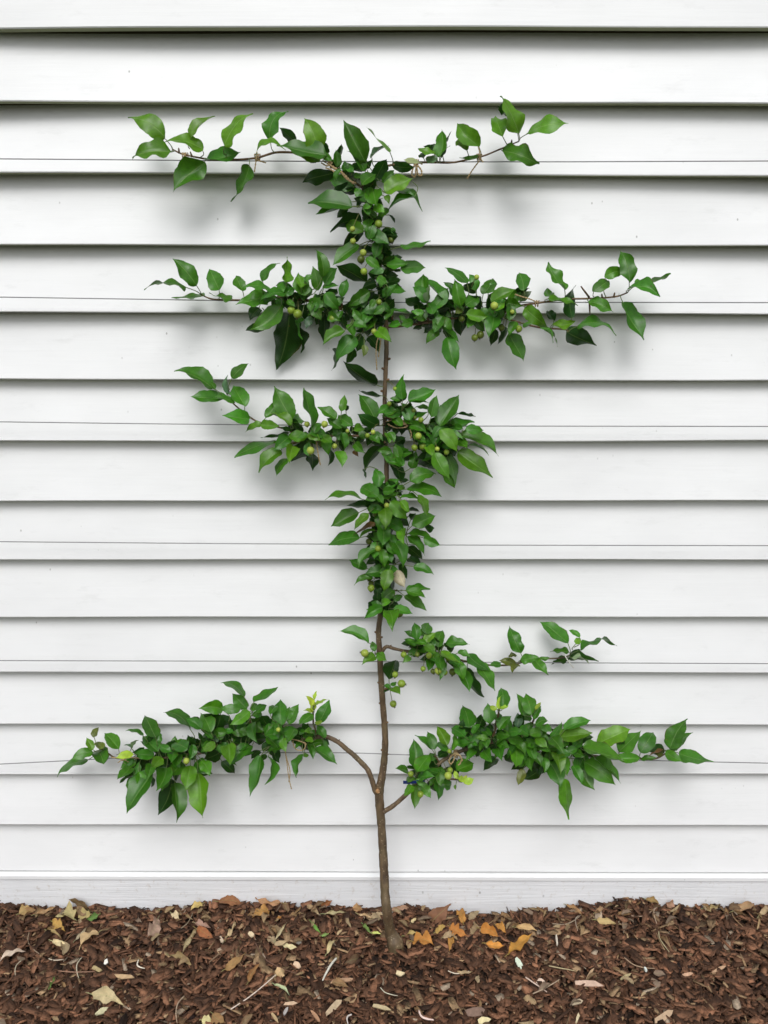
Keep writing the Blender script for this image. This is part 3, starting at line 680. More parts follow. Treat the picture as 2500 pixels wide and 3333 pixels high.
13: "450 640 500 540 60 o/440 760 385 645 70 l/540 745 470 680 80 o/690 750 560 610 130 m/440 780 250 850 90 m/390 860 95 970 90 m/545 895 470 760 150 m/810 740 735 715 30 g/810 740 865 660 30 g/825 800 670 830 75 y/920 620 765 562 60 m/1040 640 945 415 150 m/1060 770 920 610 140 m/1090 690 1070 590 50 m/930 750 825 780 70 d/1020 810 840 790 100 m/1090 830 1010 920 100 l/850 880 700 930 90 m/1000 850 730 1000 120 d/770 1020 697 1075 35 d/1010 970 735 1308 150 m -.06/1140 930 1050 1130 150 m/1190 1040 1058 1350 150 d/1220 1075 1260 1418 160 m/1440 980 1437 1380 170 l/1370 910 1330 1130 130 l/1420 870 1545 970 120 m/1280 870 1170 1000 130 m/1340 750 1180 690 130 m/1200 770 1220 625 70 m/1200 770 1185 875 90 m/1410 720 1345 645 80 d/1365 560 1145 378 120 m/1470 560 1330 460 100 m/1450 490 1375 450 50 d/1560 590 1470 405 140 m/1650 500 1500 430 120 d/1570 660 1480 610 80 m/1640 680 1585 600 80 g/1600 690 1480 760 80 l/1650 780 1510 830 110 d/1470 660 1440 590 40 d/1010 1020 1000 1115 30 d/1360 830 1430 800 70 m/1270 830 1320 780 60 b",
14: "500 300 268 118 100 m/530 435 375 265 130 m/610 360 865 185 130 m/260 450 8 435 150 m/455 440 240 430 110 m/560 470 355 605 130 l/600 470 640 370 80 m/640 480 755 390 90 m/590 510 710 500 80 m/120 720 18 485 150 m/150 700 220 480 150 d/200 810 160 700 80 g/790 500 850 400 100 m/920 620 905 330 170 m/1010 610 1115 390 120 m/980 560 1010 420 90 m/800 650 700 520 130 d/880 680 820 500 120 d/530 610 410 680 110 d/590 600 640 800 140 m/890 690 740 730 130 m/920 710 1120 680 90 m/590 700 540 860 100 d/370 790 480 800 70 m/170 830 30 910 110 m/330 840 340 1050 170 l/590 860 350 1060 150 m/230 900 90 1010 130 d/20 1020 110 1160 120 m/250 1030 390 1165 100 d/680 970 555 1400 170 m/680 910 590 980 80 d/770 980 775 1275 100 m -.12/800 890 880 1020 110 d/740 950 700 1020 60 d/800 800 740 900 120 d/940 770 970 910 90 l/1265 500 1120 610 120 m/1330 600 1450 345 150 m/1290 330 1315 240 40 y/1270 400 1195 285 60 y/1310 390 1440 312 50 y/1280 460 1260 330 70 y/1275 470 1170 455 40 y/1310 620 1360 560 70 y/1270 700 1190 690 70 l/1190 700 1120 690 70 m/1310 720 1380 680 70 m/1280 800 1180 790 65 l/1390 820 1240 850 80 m/1380 790 1455 840 60 d/1220 830 1275 990 110 m/1300 890 1535 1050 130 m/1180 960 1075 1195 85 m .08/1170 980 1210 950 50 l/1140 820 1080 880 60 m",
15: "660 980 655 690 150 m/690 1040 830 850 160 m/590 1030 460 1000 100 m/850 790 675 637 90 m/880 790 805 600 100 m/1010 750 910 540 120 l/1060 800 1095 620 80 l/1010 810 920 710 100 m/870 920 830 820 80 m/920 880 1030 830 90 d/640 1130 560 1090 80 l/710 1100 855 1080 120 m/830 1030 890 1120 80 d/670 1180 672 1420 110 l/630 1180 550 1290 90 l/710 1160 830 1310 110 m/900 1120 915 1335 100 m/950 1160 1080 1165 110 m/870 1010 1000 1090 110 m/1110 1020 1300 940 150 m/1130 1110 1100 1020 50 y/1150 1090 1200 1150 60 y/1190 1150 1300 1110 70 y/1200 1140 1225 1070 40 y/1105 1175 1105 1230 30 l/665 1005 580 970 30 d",
16: "150 530 92 298 155 m/100 630 -40 530 120 m/170 600 60 520 130 d/240 530 280 400 100 d/370 490 345 290 120 m/500 340 483 115 135 m/460 340 478 200 50 y/440 350 365 310 50 y/470 345 560 303 40 y/470 330 520 250 30 y/430 470 470 390 90 m/460 560 585 415 110 m/370 620 300 520 90 m/335 650 225 640 65 l/150 690 40 710 80 m/190 700 235 725 50 m/210 770 125 860 90 m/300 770 370 865 120 m/470 740 490 870 130 m/430 790 420 850 40 l/430 860 310 960 120 d/440 660 540 640 110 m/540 640 735 670 130 m/560 580 690 560 90 m/710 410 645 190 100 m/800 400 740 185 140 m/830 450 890 310 80 m/840 350 895 275 45 y/650 530 660 380 80 g/780 470 700 360 110 m/680 540 760 600 110 m/780 610 920 580 100 l/840 510 975 460 90 m/930 510 1000 580 100 m/1010 640 1110 480 90 m/1140 560 1390 430 110 m .06/1090 630 1410 590 130 l/1280 640 1430 630 90 d/1240 740 1330 670 100 m/960 750 1140 770 110 m/840 640 960 730 90 l/740 700 840 720 60 l/630 740 630 940 140 l/780 760 785 965 130 m/870 750 990 790 100 m/1060 790 1100 990 140 l/710 970 660 1130 90 o/740 900 640 950 100 d/890 960 720 1070 130 d/850 800 850 960 100 d/980 830 920 1000 120 d/980 890 1100 1130 160 m/1140 1075 1165 1470 140 l -.06/1160 850 1170 1030 90 m/1230 930 1325 1115 110 m/1310 930 1445 1175 150 m/1350 890 1667 1101 160 m/1340 740 1741 837 110 l/1460 850 1730 1074 110 m .1/1350 800 1460 850 60 d/1190 790 1140 840 70 d/1250 790 1350 840 80 m/560 800 600 900 90 d/700 640 780 690 90 d",
17: "285 510 595 352 150 l .06/500 590 710 395 130 m/500 560 560 460 60 d/710 595 830 395 150 m/480 660 710 640 110 m/720 680 860 650 60 m/940 570 800 590 100 d/1000 560 1150 265 150 m/1000 570 1210 400 130 m/960 590 1110 680 100 m/1090 610 1410 685 95 m .12/930 570 790 620 30 b/880 640 940 570 60 o",
}
TONE = {'d': (.014, .060, .006), 'm': (.041, .158, .008), 'l': (.074, .205, .008), 'y': (.30, .43, .035), 'g': (.075, .145, .065), 'b': (.12, .065, .022), 'p': (.30, .36, .17), 'o': (.085, .115, .015)}  # leaf greens; the shade on d and light on l are partly painted in
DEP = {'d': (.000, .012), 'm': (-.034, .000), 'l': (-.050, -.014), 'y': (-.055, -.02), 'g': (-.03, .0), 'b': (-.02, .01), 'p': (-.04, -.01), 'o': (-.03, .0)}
def sgn(x): return 1.0 if x > 0 else -1.0
leaf_list = []
# inner leaves of the dense clusters, between and behind the ones picked out above: x0 y0 x1 y1, spread, count
FILL = [(1090, 540, 1180, 590, 24, 7), (1030, 490, 1100, 520, 20, 4), (1380, 1440, 1490, 1400, 45, 16), (1400, 1480, 1460, 1540, 30, 6), (420, 2500, 620, 2500, 40, 12), (700, 2440, 900, 2430, 40, 12), (1700, 2460, 1880, 2480, 40, 12), (1185, 640, 1215, 720, 30, 9), (1215, 730, 1245, 900, 42, 22), (1245, 900, 1255, 1050, 40, 14), (1130, 1010, 1240, 1060, 45, 24), (960, 985, 1120, 1010, 45, 26), (860, 970, 960, 975, 35, 8),
        (1350, 1040, 1480, 1010, 45, 20), (1480, 1020, 1660, 1010, 50, 26), (1250, 1590, 1262, 1690, 45, 22), (1255, 1690, 1255, 1830, 45, 30), (1245, 1830, 1245, 1985, 38, 26),
        (1100, 1420, 1235, 1420, 30, 14), (950, 1420, 1100, 1430, 38, 16), (1270, 1330, 1330, 1400, 40, 14), (1330, 1410, 1460, 1440, 45, 24), (1350, 2105, 1480, 2135, 35, 16), (1250, 1480, 1330, 1520, 30, 8),
        (480, 2450, 640, 2440, 45, 24), (640, 2430, 780, 2390, 45, 24), (780, 2385, 960, 2385, 42, 28), (960, 2400, 1060, 2400, 30, 10), (1340, 2540, 1480, 2480, 35, 14), (1500, 2410, 1640, 2400, 48, 26), (1640, 2410, 1800, 2420, 50, 28), (1800, 2430, 1920, 2450, 45, 18)]
rf = random.Random(5)
frows = []
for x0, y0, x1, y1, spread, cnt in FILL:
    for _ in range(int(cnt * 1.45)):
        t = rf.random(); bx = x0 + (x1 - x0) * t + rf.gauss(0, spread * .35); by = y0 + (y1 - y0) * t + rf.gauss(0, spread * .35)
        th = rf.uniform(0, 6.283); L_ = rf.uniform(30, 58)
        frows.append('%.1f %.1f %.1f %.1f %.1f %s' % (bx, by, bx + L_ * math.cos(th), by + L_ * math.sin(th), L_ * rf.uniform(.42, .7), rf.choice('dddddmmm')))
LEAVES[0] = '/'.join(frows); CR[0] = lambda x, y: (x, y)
for ci, text in LEAVES.items():
    for row in text.split('/'):
        q = row.split(); filler = ci == 0
        bx, by = CR[ci](float(q[0]), float(q[1])); tx, ty = CR[ci](float(q[2]), float(q[3]))
        s_ = CR[ci](1, 0)[0] - CR[ci](0, 0)[0]
        w = float(q[4]) * s_; tone = q[5]; bow = float(q[6]) if len(q) > 6 else random.uniform(-.09, .09)
        nb = nearest(bx, by)
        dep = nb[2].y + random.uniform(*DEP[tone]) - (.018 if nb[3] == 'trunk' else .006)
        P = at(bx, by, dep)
        n = (CAM - P).normalized()
        rt = ray(tx, ty); T = CAM + rt * ((P - CAM).dot(n) / rt.dot(n))
        Av = T - P; L = Av.length; a = Av / L; s = a.cross(n).normalized()
        W = w * mpp(P)
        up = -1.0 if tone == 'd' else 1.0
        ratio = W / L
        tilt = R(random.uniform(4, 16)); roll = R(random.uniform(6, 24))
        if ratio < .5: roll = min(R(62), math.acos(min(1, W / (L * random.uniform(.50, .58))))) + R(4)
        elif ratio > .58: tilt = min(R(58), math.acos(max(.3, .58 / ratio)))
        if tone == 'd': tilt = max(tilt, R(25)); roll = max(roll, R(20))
        Lt = L / math.cos(tilt); Wt = W / math.cos(roll)
        st = -sgn(a.z) * up if abs(a.z) > .25 else random.choice((-1, 1))
        av = a * math.cos(tilt) + n * (math.sin(tilt) * st)
        n1 = n * math.cos(tilt) - a * (math.sin(tilt) * st)
        sr = -sgn(s.z) * up if abs(s.z) > .25 else random.choice((-1, 1))
        sv = s * math.cos(roll) + n1 * (math.sin(roll) * sr)
        nn = n1 * math.cos(roll) - s * (math.sin(roll) * sr)
        wild = 1.0 if ci in (1, 3, 4, 7, 12) else .0
        g = math.exp(random.gauss(0, .15)); hue = random.uniform(-.16, .14)
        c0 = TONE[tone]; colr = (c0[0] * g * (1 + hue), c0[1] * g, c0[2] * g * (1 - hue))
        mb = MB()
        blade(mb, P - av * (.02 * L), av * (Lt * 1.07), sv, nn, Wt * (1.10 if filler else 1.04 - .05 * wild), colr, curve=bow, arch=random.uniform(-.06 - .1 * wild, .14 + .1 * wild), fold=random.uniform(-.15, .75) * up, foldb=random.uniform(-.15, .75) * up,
              tipcurl=random.uniform(-.04, .20) * up, ragged=.018, ripple=random.uniform(.015, .055) * (1 + .7 * wild), twist=random.uniform(-.8, .8) * (1 + .9 * wild), wob=.10)
        # petiole back to the spur or branch it grows from
        Q = nb[2]; dv = Q - P
        if dv.length > .05: Q = P + dv.normalized() * .035
        if dv.length > .004:
            mid = P.lerp(Q, .5) - av * (.12 * dv.length) + n * .002
            pts, rad = smooth_path([P + av * .002, mid, Q], [.00085, .0009, .0012], 4)
            tube(mb, pts, rad, 5, (.10, .13, .045), cap=False)
        ymax = max(p[1] for p in mb.v)
        if ymax > -.010:                         # keep clear of the boards: slide towards the camera
            k = (-.010 - ymax) / n.y
            mb.v = [(p[0] + n.x * k, p[1] + n.y * k, p[2] + n.z * k) for p in mb.v]; P = P + n * k
        leaf_list.append((L * min(W, L) * (.25 if filler else 1), mb, P, nb[3]))
leaf_list.sort(key=lambda q: -q[0])
rest = MB()
for i, (ar, mb, P, own) in enumerate(leaf_list):
    if i < 300:
        o = mb.build('leaf', M_LEAF, None, origin=P); o.location = P - ORG; o.parent = OWN[own]
    else:
        rest.merge(mb)
o = rest.build('small_leaves', M_LEAF, None, origin=ORG); o.location = (0, 0, 0); o.parent = tree; o['kind'] = 'stuff'
print('leaves', len(leaf_list))
# withered cream leaf caught on the trunk
mb = MB()
P, T = at(*C10(940, 1130), -.085), at(*C10(1060, 1335), -.09)
n = (CAM - P).normalized(); a = T - P; s = a.cross(n).normalized()
blade(mb, P, a, s, n * -1, .040, (.62, .55, .40), cup=1.5, arch=-.08, tipcurl=0, ragged=.05, ripple=.03)
o = mb.build('withered_leaf', M_DRY, None, origin=P); o.location = P - ORG; o.parent = trunk; o['label'] = 'curled cream coloured withered leaf'

# ------------------------------------------------------------------ apples: crop, x, y, radius, tone
APPLES = [(2, 938, 1425, 42, 'n'), (2, 660, 1610, 32, 'l'), (2, 1075, 1600, 35, 'd'), (2, 655, 1480, 30, 'l'), (4, 1498, 645, 40, 'n'), (4, 1563, 685, 45, 'n'), (5, 855, 455, 42, 'l'), (5, 830, 535, 48, 'd'),
          (5, 865, 680, 42, 'n'), (5, 490, 1250, 45, 'n'), (5, 985, 1400, 35, 'l'), (5, 1045, 1045, 35, 'n'), (6, 1190, 650, 42, 'l'), (6, 980, 995, 38, 'd'), (6, 1040, 965, 42, 'd'), (6, 1455, 900, 38, 'n'),
          (6, 1385, 715, 25, 'l'), (6, 1270, 890, 35, 'd'), (6, 840, 790, 35, 'd'), (6, 1000, 340, 28, 'l'), (8, 1350, 710, 28, 'l'), (8, 1525, 710, 34, 'l'), (8, 1495, 905, 36, 'd'), (8, 1385, 975, 40, 'l'), (8, 1625, 930, 28, 'l'),
          (9, 652, 320, 20, 'n'), (9, 600, 455, 22, 'n'), (9, 405, 740, 22, 'n'), (9, 455, 710, 22, 'l'), (9, 863, 745, 30, 'l'), (9, 828, 850, 30, 'n'), (9, 900, 838, 32, 'n'), (9, 1032, 862, 22, 'l'), (9, 830, 580, 20, 'd'),
          (9, 885, 600, 25, 'n'), (9, 820, 515, 22, 'd'), (9, 1115, 890, 25, 'n'), (9, 225, 700, 18, 'l'), (10, 845, 355, 35, 'l'), (10, 740, 870, 38, 'n'), (10, 630, 785, 38, 'd'), (10, 635, 1220, 40, 'd'), (10, 655, 1345, 44, 'n'),
          (10, 655, 1290, 36, 'd'), (10, 640, 270, 35, 'd'), (10, 705, 465, 30, 'd'), (10, 1000, 1655, 40, 'd'), (10, 850, 160, 42, 'd'), (11, 310, 395, 38, 'l'), (11, 600, 600, 30, 'n'), (11, 663, 685, 38, 'n'), (11, 583, 878, 33, 'n'),
          (11, 682, 412, 30, 'n'), (11, 865, 545, 26, 'n'), (11, 1008, 565, 36, 'l'), (11, 1073, 580, 26, 'n'), (11, 1145, 575, 35, 'd'), (11, 1100, 440, 30, 'n'), (11, 960, 570, 25, 'd'), (11, 810, 410, 25, 'd'), (11, 920, 420, 30, 'n'),
          (13, 1330, 865, 30, 'l'), (14, 885, 675, 26, 'l'), (15, 620, 1060, 32, 'n'), (15, 725, 1280, 35, 'n'), (15, 1045, 1020, 32, 'n'), (15, 1025, 1080, 42, 'l'), (15, 1040, 815, 25, 'n')]
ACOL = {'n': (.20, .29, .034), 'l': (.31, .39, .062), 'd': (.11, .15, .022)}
for ci, x, y, r, tn in APPLES:
    px, py = CR[ci](x, y); s_ = CR[ci](1, 0)[0] - CR[ci](0, 0)[0]
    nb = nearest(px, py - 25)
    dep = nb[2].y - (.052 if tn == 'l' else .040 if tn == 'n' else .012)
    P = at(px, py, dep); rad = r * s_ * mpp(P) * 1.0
    ax = Vector((random.uniform(-.5, .5), -.45, -1.0)).normalized()             # towards the calyx
    if (ci, x) == (11, 310): ax = Vector((-1, -.2, .3)).normalized()
    if (ci, x) == (11, 663): ax = Vector((1, -.2, -.1)).normalized()
    e1 = ax.cross(Vector((.3, 1, .1))).normalized(); e2 = ax.cross(e1)
    mb = MB(); vs, fs = [], []
    prof = [(-.93, .02), (-.98, .16), (-.94, .42), (-.74, .76), (-.35, .97), (.05, 1.0), (.45, .86), (.75, .58), (.92, .30), (1.0, .16), (.97, .03)]
    col = ACOL[tn]; g = math.exp(random.gauss(0, .1)); cols = []
    for h, rr_ in prof:
        for j in range(14):
            th = 2 * math.pi * j / 14
            vs.append(P + ax * (h * rad * 1.03) + (e1 * math.cos(th) + e2 * math.sin(th)) * (rr_ * rad))
            k = 1.0 if h < .88 else .6
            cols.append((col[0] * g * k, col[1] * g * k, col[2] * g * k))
    for i in range(len(prof) - 1):
        for j in range(14):
            fs.append((i * 14 + j, i * 14 + (j + 1) % 14, (i + 1) * 14 + (j + 1) % 14, (i + 1) * 14 + j))
    mb.add(vs, fs, cols)
    # calyx and stalk, part of the same fruit
    cb = mb
    for j in range(5):
        th = 2 * math.pi * j / 5 + x
        d = e1 * math.cos(th) + e2 * math.sin(th); q = P + ax * rad * .98
        w_ = ax.cross(d) * rad * .13
        cb.add([q + d * rad * .10 - w_, q + d * rad * .10 + w_, q + d * rad * .42 + ax * rad * .34], [(0, 1, 2)], (.07, .045, .022), mi=1)
    q0 = P - ax * rad * .9; Q = nb[2]
    if (Q - q0).length > .045: Q = q0 + (Q - q0).normalized() * .035 + Vector((0, 0, .006))
    pts, rd = smooth_path([q0, q0.lerp(Q, .5) - ax * .004, Q], [.0008, .0007, .0009], 4)
    tube(cb, pts, rd, 5, (.14, .15, .05), cap=False, mi=1)
    o = mb.build('apple', [M_APPLE, M_TWINE], None, origin=P); o.location = P - ORG; o.parent = OWN[nb[3]]

# ------------------------------------------------------------------ support wires
WIRES = [([(0, 517), (400, 520), (700, 523), (1250, 526), (1800, 526.5), (2500, 524)], 'topmost thin grey wire, under the highest pair of branches'),
         ([(0, 967), (400, 973), (784, 979), (1250, 984), (1800, 984), (2500, 985)], 'second thin grey wire from the top, running through the second tier of branches'),
         ([(0, 1373), (560, 1380), (1250, 1386), (1800, 1387), (2500, 1388)], 'third thin grey wire from the top, through the fruiting third tier'),
         ([(0, 1763), (700, 1769), (1100, 1771), (1480, 1774), (2500, 1776)], 'thin grey wire crossing behind the leafy middle of the trunk, bearing no branch'),
         ([(0, 2150), (1250, 2153.5), (1800, 2157), (2500, 2160)], 'fifth thin grey wire from the top, holding the single short branch'),
         ([(0, 2487), (218, 2476), (450, 2463), (700, 2452), (1100, 2450), (1330, 2457), (1560, 2461), (2150, 2476), (2500, 2484)], 'lowest thin grey wire, pulled up in the middle by the lowest branches')]
for pts, lab in WIRES:
    P = [at(x, y, -.0275) for x, y in pts]
    d0 = (P[0] - P[1]).normalized(); d1 = (P[-1] - P[-2]).normalized()
    P = [P[0] + d0 * 3.0, P[0] + d0 * .8] + P + [P[-1] + d1 * .8, P[-1] + d1 * 3.0]
    pp, rr = smooth_path(P, [.00112] * len(P), 6)
    mb = MB(); tube(mb, pp, rr, 8)
    o = mb.build('support_wire', M_WIRE, None, origin=P[0]); tag(o, lab, 'wire', 'support wires')

# ------------------------------------------------------------------ twine ties
def twist(mb, pts, r, col=(.42, .30, .155), n=8, turns=160.0, dep=None):
    pp, _ = smooth_path(pts, [r] * len(pts), n)
    s = 0; A_, B_ = [], []
    for i, p in enumerate(pp):
        d = (pp[min(i + 1, len(pp) - 1)] - pp[max(i - 1, 0)]).normalized()
        e = d.cross(Vector((0, 1, .1))).normalized(); f = d.cross(e)
        if i: s += (p - pp[i - 1]).length
        ph = s * turns * 6.283 / 2
        o_ = (e * math.cos(ph) + f * math.sin(ph)) * r * .62
        A_.append(p + o_); B_.append(p - o_)
    tube(mb, A_, [r * .68] * len(A_), 5, col); tube(mb, B_, [r * .68] * len(B_), 5, tuple(c * .9 for c in col))
def wrap(mb, px, py, dep, r, turns=3, span=.010, axis=Vector((1, 0, 0)), tw=.0013):
    c = at(px, py, dep); pts = []
    e = axis.cross(Vector((0, 1, 0))).normalized(); f = axis.cross(e)
    for i in range(turns * 8 + 1):
        th = i * math.pi / 4
        pts.append(c + axis * (span * (i / (turns * 8) - .5)) + e * math.cos(th) * r + f * math.sin(th) * r)
    twist(mb, pts, tw, n=2)
TIES = [
 ('frayed twine tie on the tip of the topmost branch above a drooping leaf', [('w', 603, 508, -.055, .006, 3), ('p', [(600, 503, -.062), (606, 520, -.066), (609, 536, -.066), (602, 549, -.066)])]),
 ('small twine knot with three loose ends on the topmost branch', [('w', 838, 512, -.055, .0062, 3), ('p', [(836, 494, -.062), (834, 520, -.066), (828, 560, -.064)]), ('p', [(838, 522, -.064), (852, 526, -.066), (866, 530, -.066)])]),
 ('thick twine binding lashing the topmost branch to the trunk top', [('p', [(1046, 530, -.070), (1066, 540, -.074), (1080, 530, -.068), (1068, 526, -.066), (1085, 548, -.075), (1104, 556, -.072), (1092, 566, -.075), (1108, 560, -.076), (1124, 578, -.075), (1140, 590, -.073), (1160, 596, -.07)]),
   ('p', [(1050, 522, -.070), (1078, 540, -.075), (1100, 552, -.075), (1118, 566, -.075), (1134, 582, -.074), (1152, 600, -.07)]), ('p', [(1060, 546, -.068), (1084, 556, -.076), (1096, 574, -.074)]), ('w', 1082, 535, -.055, .007, 4)]),
 ('twine bow hanging in two loops where the topmost branch leaves the trunk', [('w', 1354, 530, -.053, .006, 3), ('p', [(1354, 532, -.062), (1344, 548, -.066), (1341, 570, -.066), (1352, 574, -.067), (1354, 548, -.066), (1360, 540, -.064), (1372, 556, -.067), (1371, 572, -.067), (1360, 566, -.066), (1357, 540, -.064)]), ('p', [(1346, 524, -.062), (1360, 528, -.064), (1375, 534, -.062)])]),
 ('twine tie with one long slanting end beneath a bright curled leaf', [('w', 1560, 512, -.057, .006, 3), ('p', [(1556, 474, -.064), (1562, 500, -.068), (1560, 522, -.068), (1546, 542, -.066), (1532, 562, -.064), (1521, 581, -.062)]), ('p', [(1566, 520, -.064), (1573, 528, -.064)])]),
 ('thin pale twine slanting over a greyish leaf on the second tier', [('p', [(1676, 958, -.100), (1700, 966, -.102), (1726, 974, -.098), (1750, 986, -.075)]), ('w', 1747, 988, -.058, .006, 2)]),
 ('two pale twine ends dangling beside the bare trunk under the second tier', [('p', [(1240, 1085, -.075), (1228, 1110, -.078), (1224, 1150, -.078), (1227, 1205, -.078)]), ('p', [(1242, 1090, -.07), (1238, 1120, -.074), (1232, 1162, -.074)])]),
 ('single twine end hanging below the apples of the third tier', [('p', [(1028, 1425, -.110), (1033, 1460, -.112), (1038, 1490, -.112), (1043, 1514, -.110)]), ('w', 1030, 1430, -.064, .007, 2)]),
 ('coil of twine wrapped between trunk and short third tier branch', [('p', [(1256, 1372, -.088), (1290, 1366, -.094), (1322, 1374, -.090), (1300, 1384, -.094), (1286, 1378, -.094), (1320, 1382, -.092), (1322, 1390, -.090), (1288, 1392, -.092), (1262, 1380, -.088)]), ('p', [(1285, 1372, -.096), (1324, 1378, -.094)]), ('p', [(1334, 1398, -.100), (1339, 1412, -.102), (1336, 1428, -.10)])]),
 ('white string loop over the wire at the end of the single short branch', [('p', [(1838, 2132, -.085), (1846, 2146, -.088), (1856, 2160, -.088), (1867, 2174, -.084)])]),
 ('straw coloured twine lying along the outer end of the lowest branch', [('p', [(362, 2465, -.085), (400, 2468, -.088), (425, 2466, -.088), (455, 2467, -.082)]), ('p', [(384, 2482, -.085), (402, 2472, -.09), (418, 2480, -.088)]), ('w', 405, 2468, -.064, .006, 2)]),
 ('twine loop with a long dangling end under the lowest leafy branch', [('p', [(950, 2406, -.100), (968, 2410, -.104), (990, 2418, -.104), (994, 2430, -.104), (984, 2442, -.104), (966, 2440, -.104), (956, 2428, -.104), (953, 2412, -.10)]), ('p', [(992, 2416, -.103), (998, 2424, -.102)]),
   ('p', [(932, 2408, -.095), (930, 2450, -.102), (935, 2490, -.102), (940, 2530, -.10), (949, 2568, -.10)]), ('p', [(924, 2420, -.09), (932, 2462, -.10), (944, 2510, -.099), (940, 2545, -.098)])]),
 ('twine bow of two rounded loops on the low branch above tiny apples', [('w', 1484, 2453, -.086, .009, 3), ('p', [(1484, 2452, -.108), (1470, 2460, -.112), (1461, 2476, -.112), (1468, 2486, -.112), (1477, 2474, -.112), (1482, 2458, -.112), (1492, 2455, -.112), (1502, 2468, -.112), (1497, 2486, -.112), (1487, 2490, -.112)]),
   ('p', [(1466, 2462, -.110), (1480, 2452, -.112), (1496, 2460, -.112), (1506, 2476, -.110)])]),
]
for lab, items in TIES:
    mb = MB(); white = lab.startswith('white'); first = None
    for it in items:
        if it[0] == 'w':
            dw = it[3] * near_wall(it[2]); wrap(mb, it[1], it[2], dw, it[4], it[5]); p0 = at(it[1], it[2], dw)
        else:
            pts = [at(q[0], q[1], q[2] * near_wall(q[1]) - .008) for q in it[1]]; p0 = pts[0]
            twist(mb, pts, .0015 if 'thick' in lab or 'bow' in lab else .00125, (.75, .74, .70) if white else (.46, .34, .18))
        first = first or p0
    o = mb.build('twine_tie', M_TWINE, None, origin=first); tag(o, lab, 'twine', 'twine ties holding the branches')
# blue tape
mb = MB(); P0 = at(*C15(538, 1150), -.120)
pts = [at(*C15(x, y), d) for x, y, d in ((538, 1148, -.116), (600, 1152, -.122), (660, 1146, -.122), (720, 1136, -.118), (775, 1136, -.112))]
vs, fs = [], []
for i, p in enumerate(pts):
    h = (.0040, .0036, .0034, .0026, .0014)[i]
    for dy, dz in ((-.0006, h), (-.0006, -h), (.0006, -h), (.0006, h)):
        vs.append(p + Vector((0, dy, dz)))
for i in range(len(pts) - 1):
    for j in range(4): fs.append((i * 4 + j, i * 4 + (j + 1) % 4, (i + 1) * 4 + (j + 1) % 4, (i + 1) * 4 + j))
fs += [(3, 2, 1, 0), (16, 17, 18, 19)]
mb.add(vs, fs)
o = mb.build('plant_tape', M_BLUE, None, smooth=False, origin=P0); tag(o, 'short strip of dark blue plant tape among leaves near the trunk', 'tape')
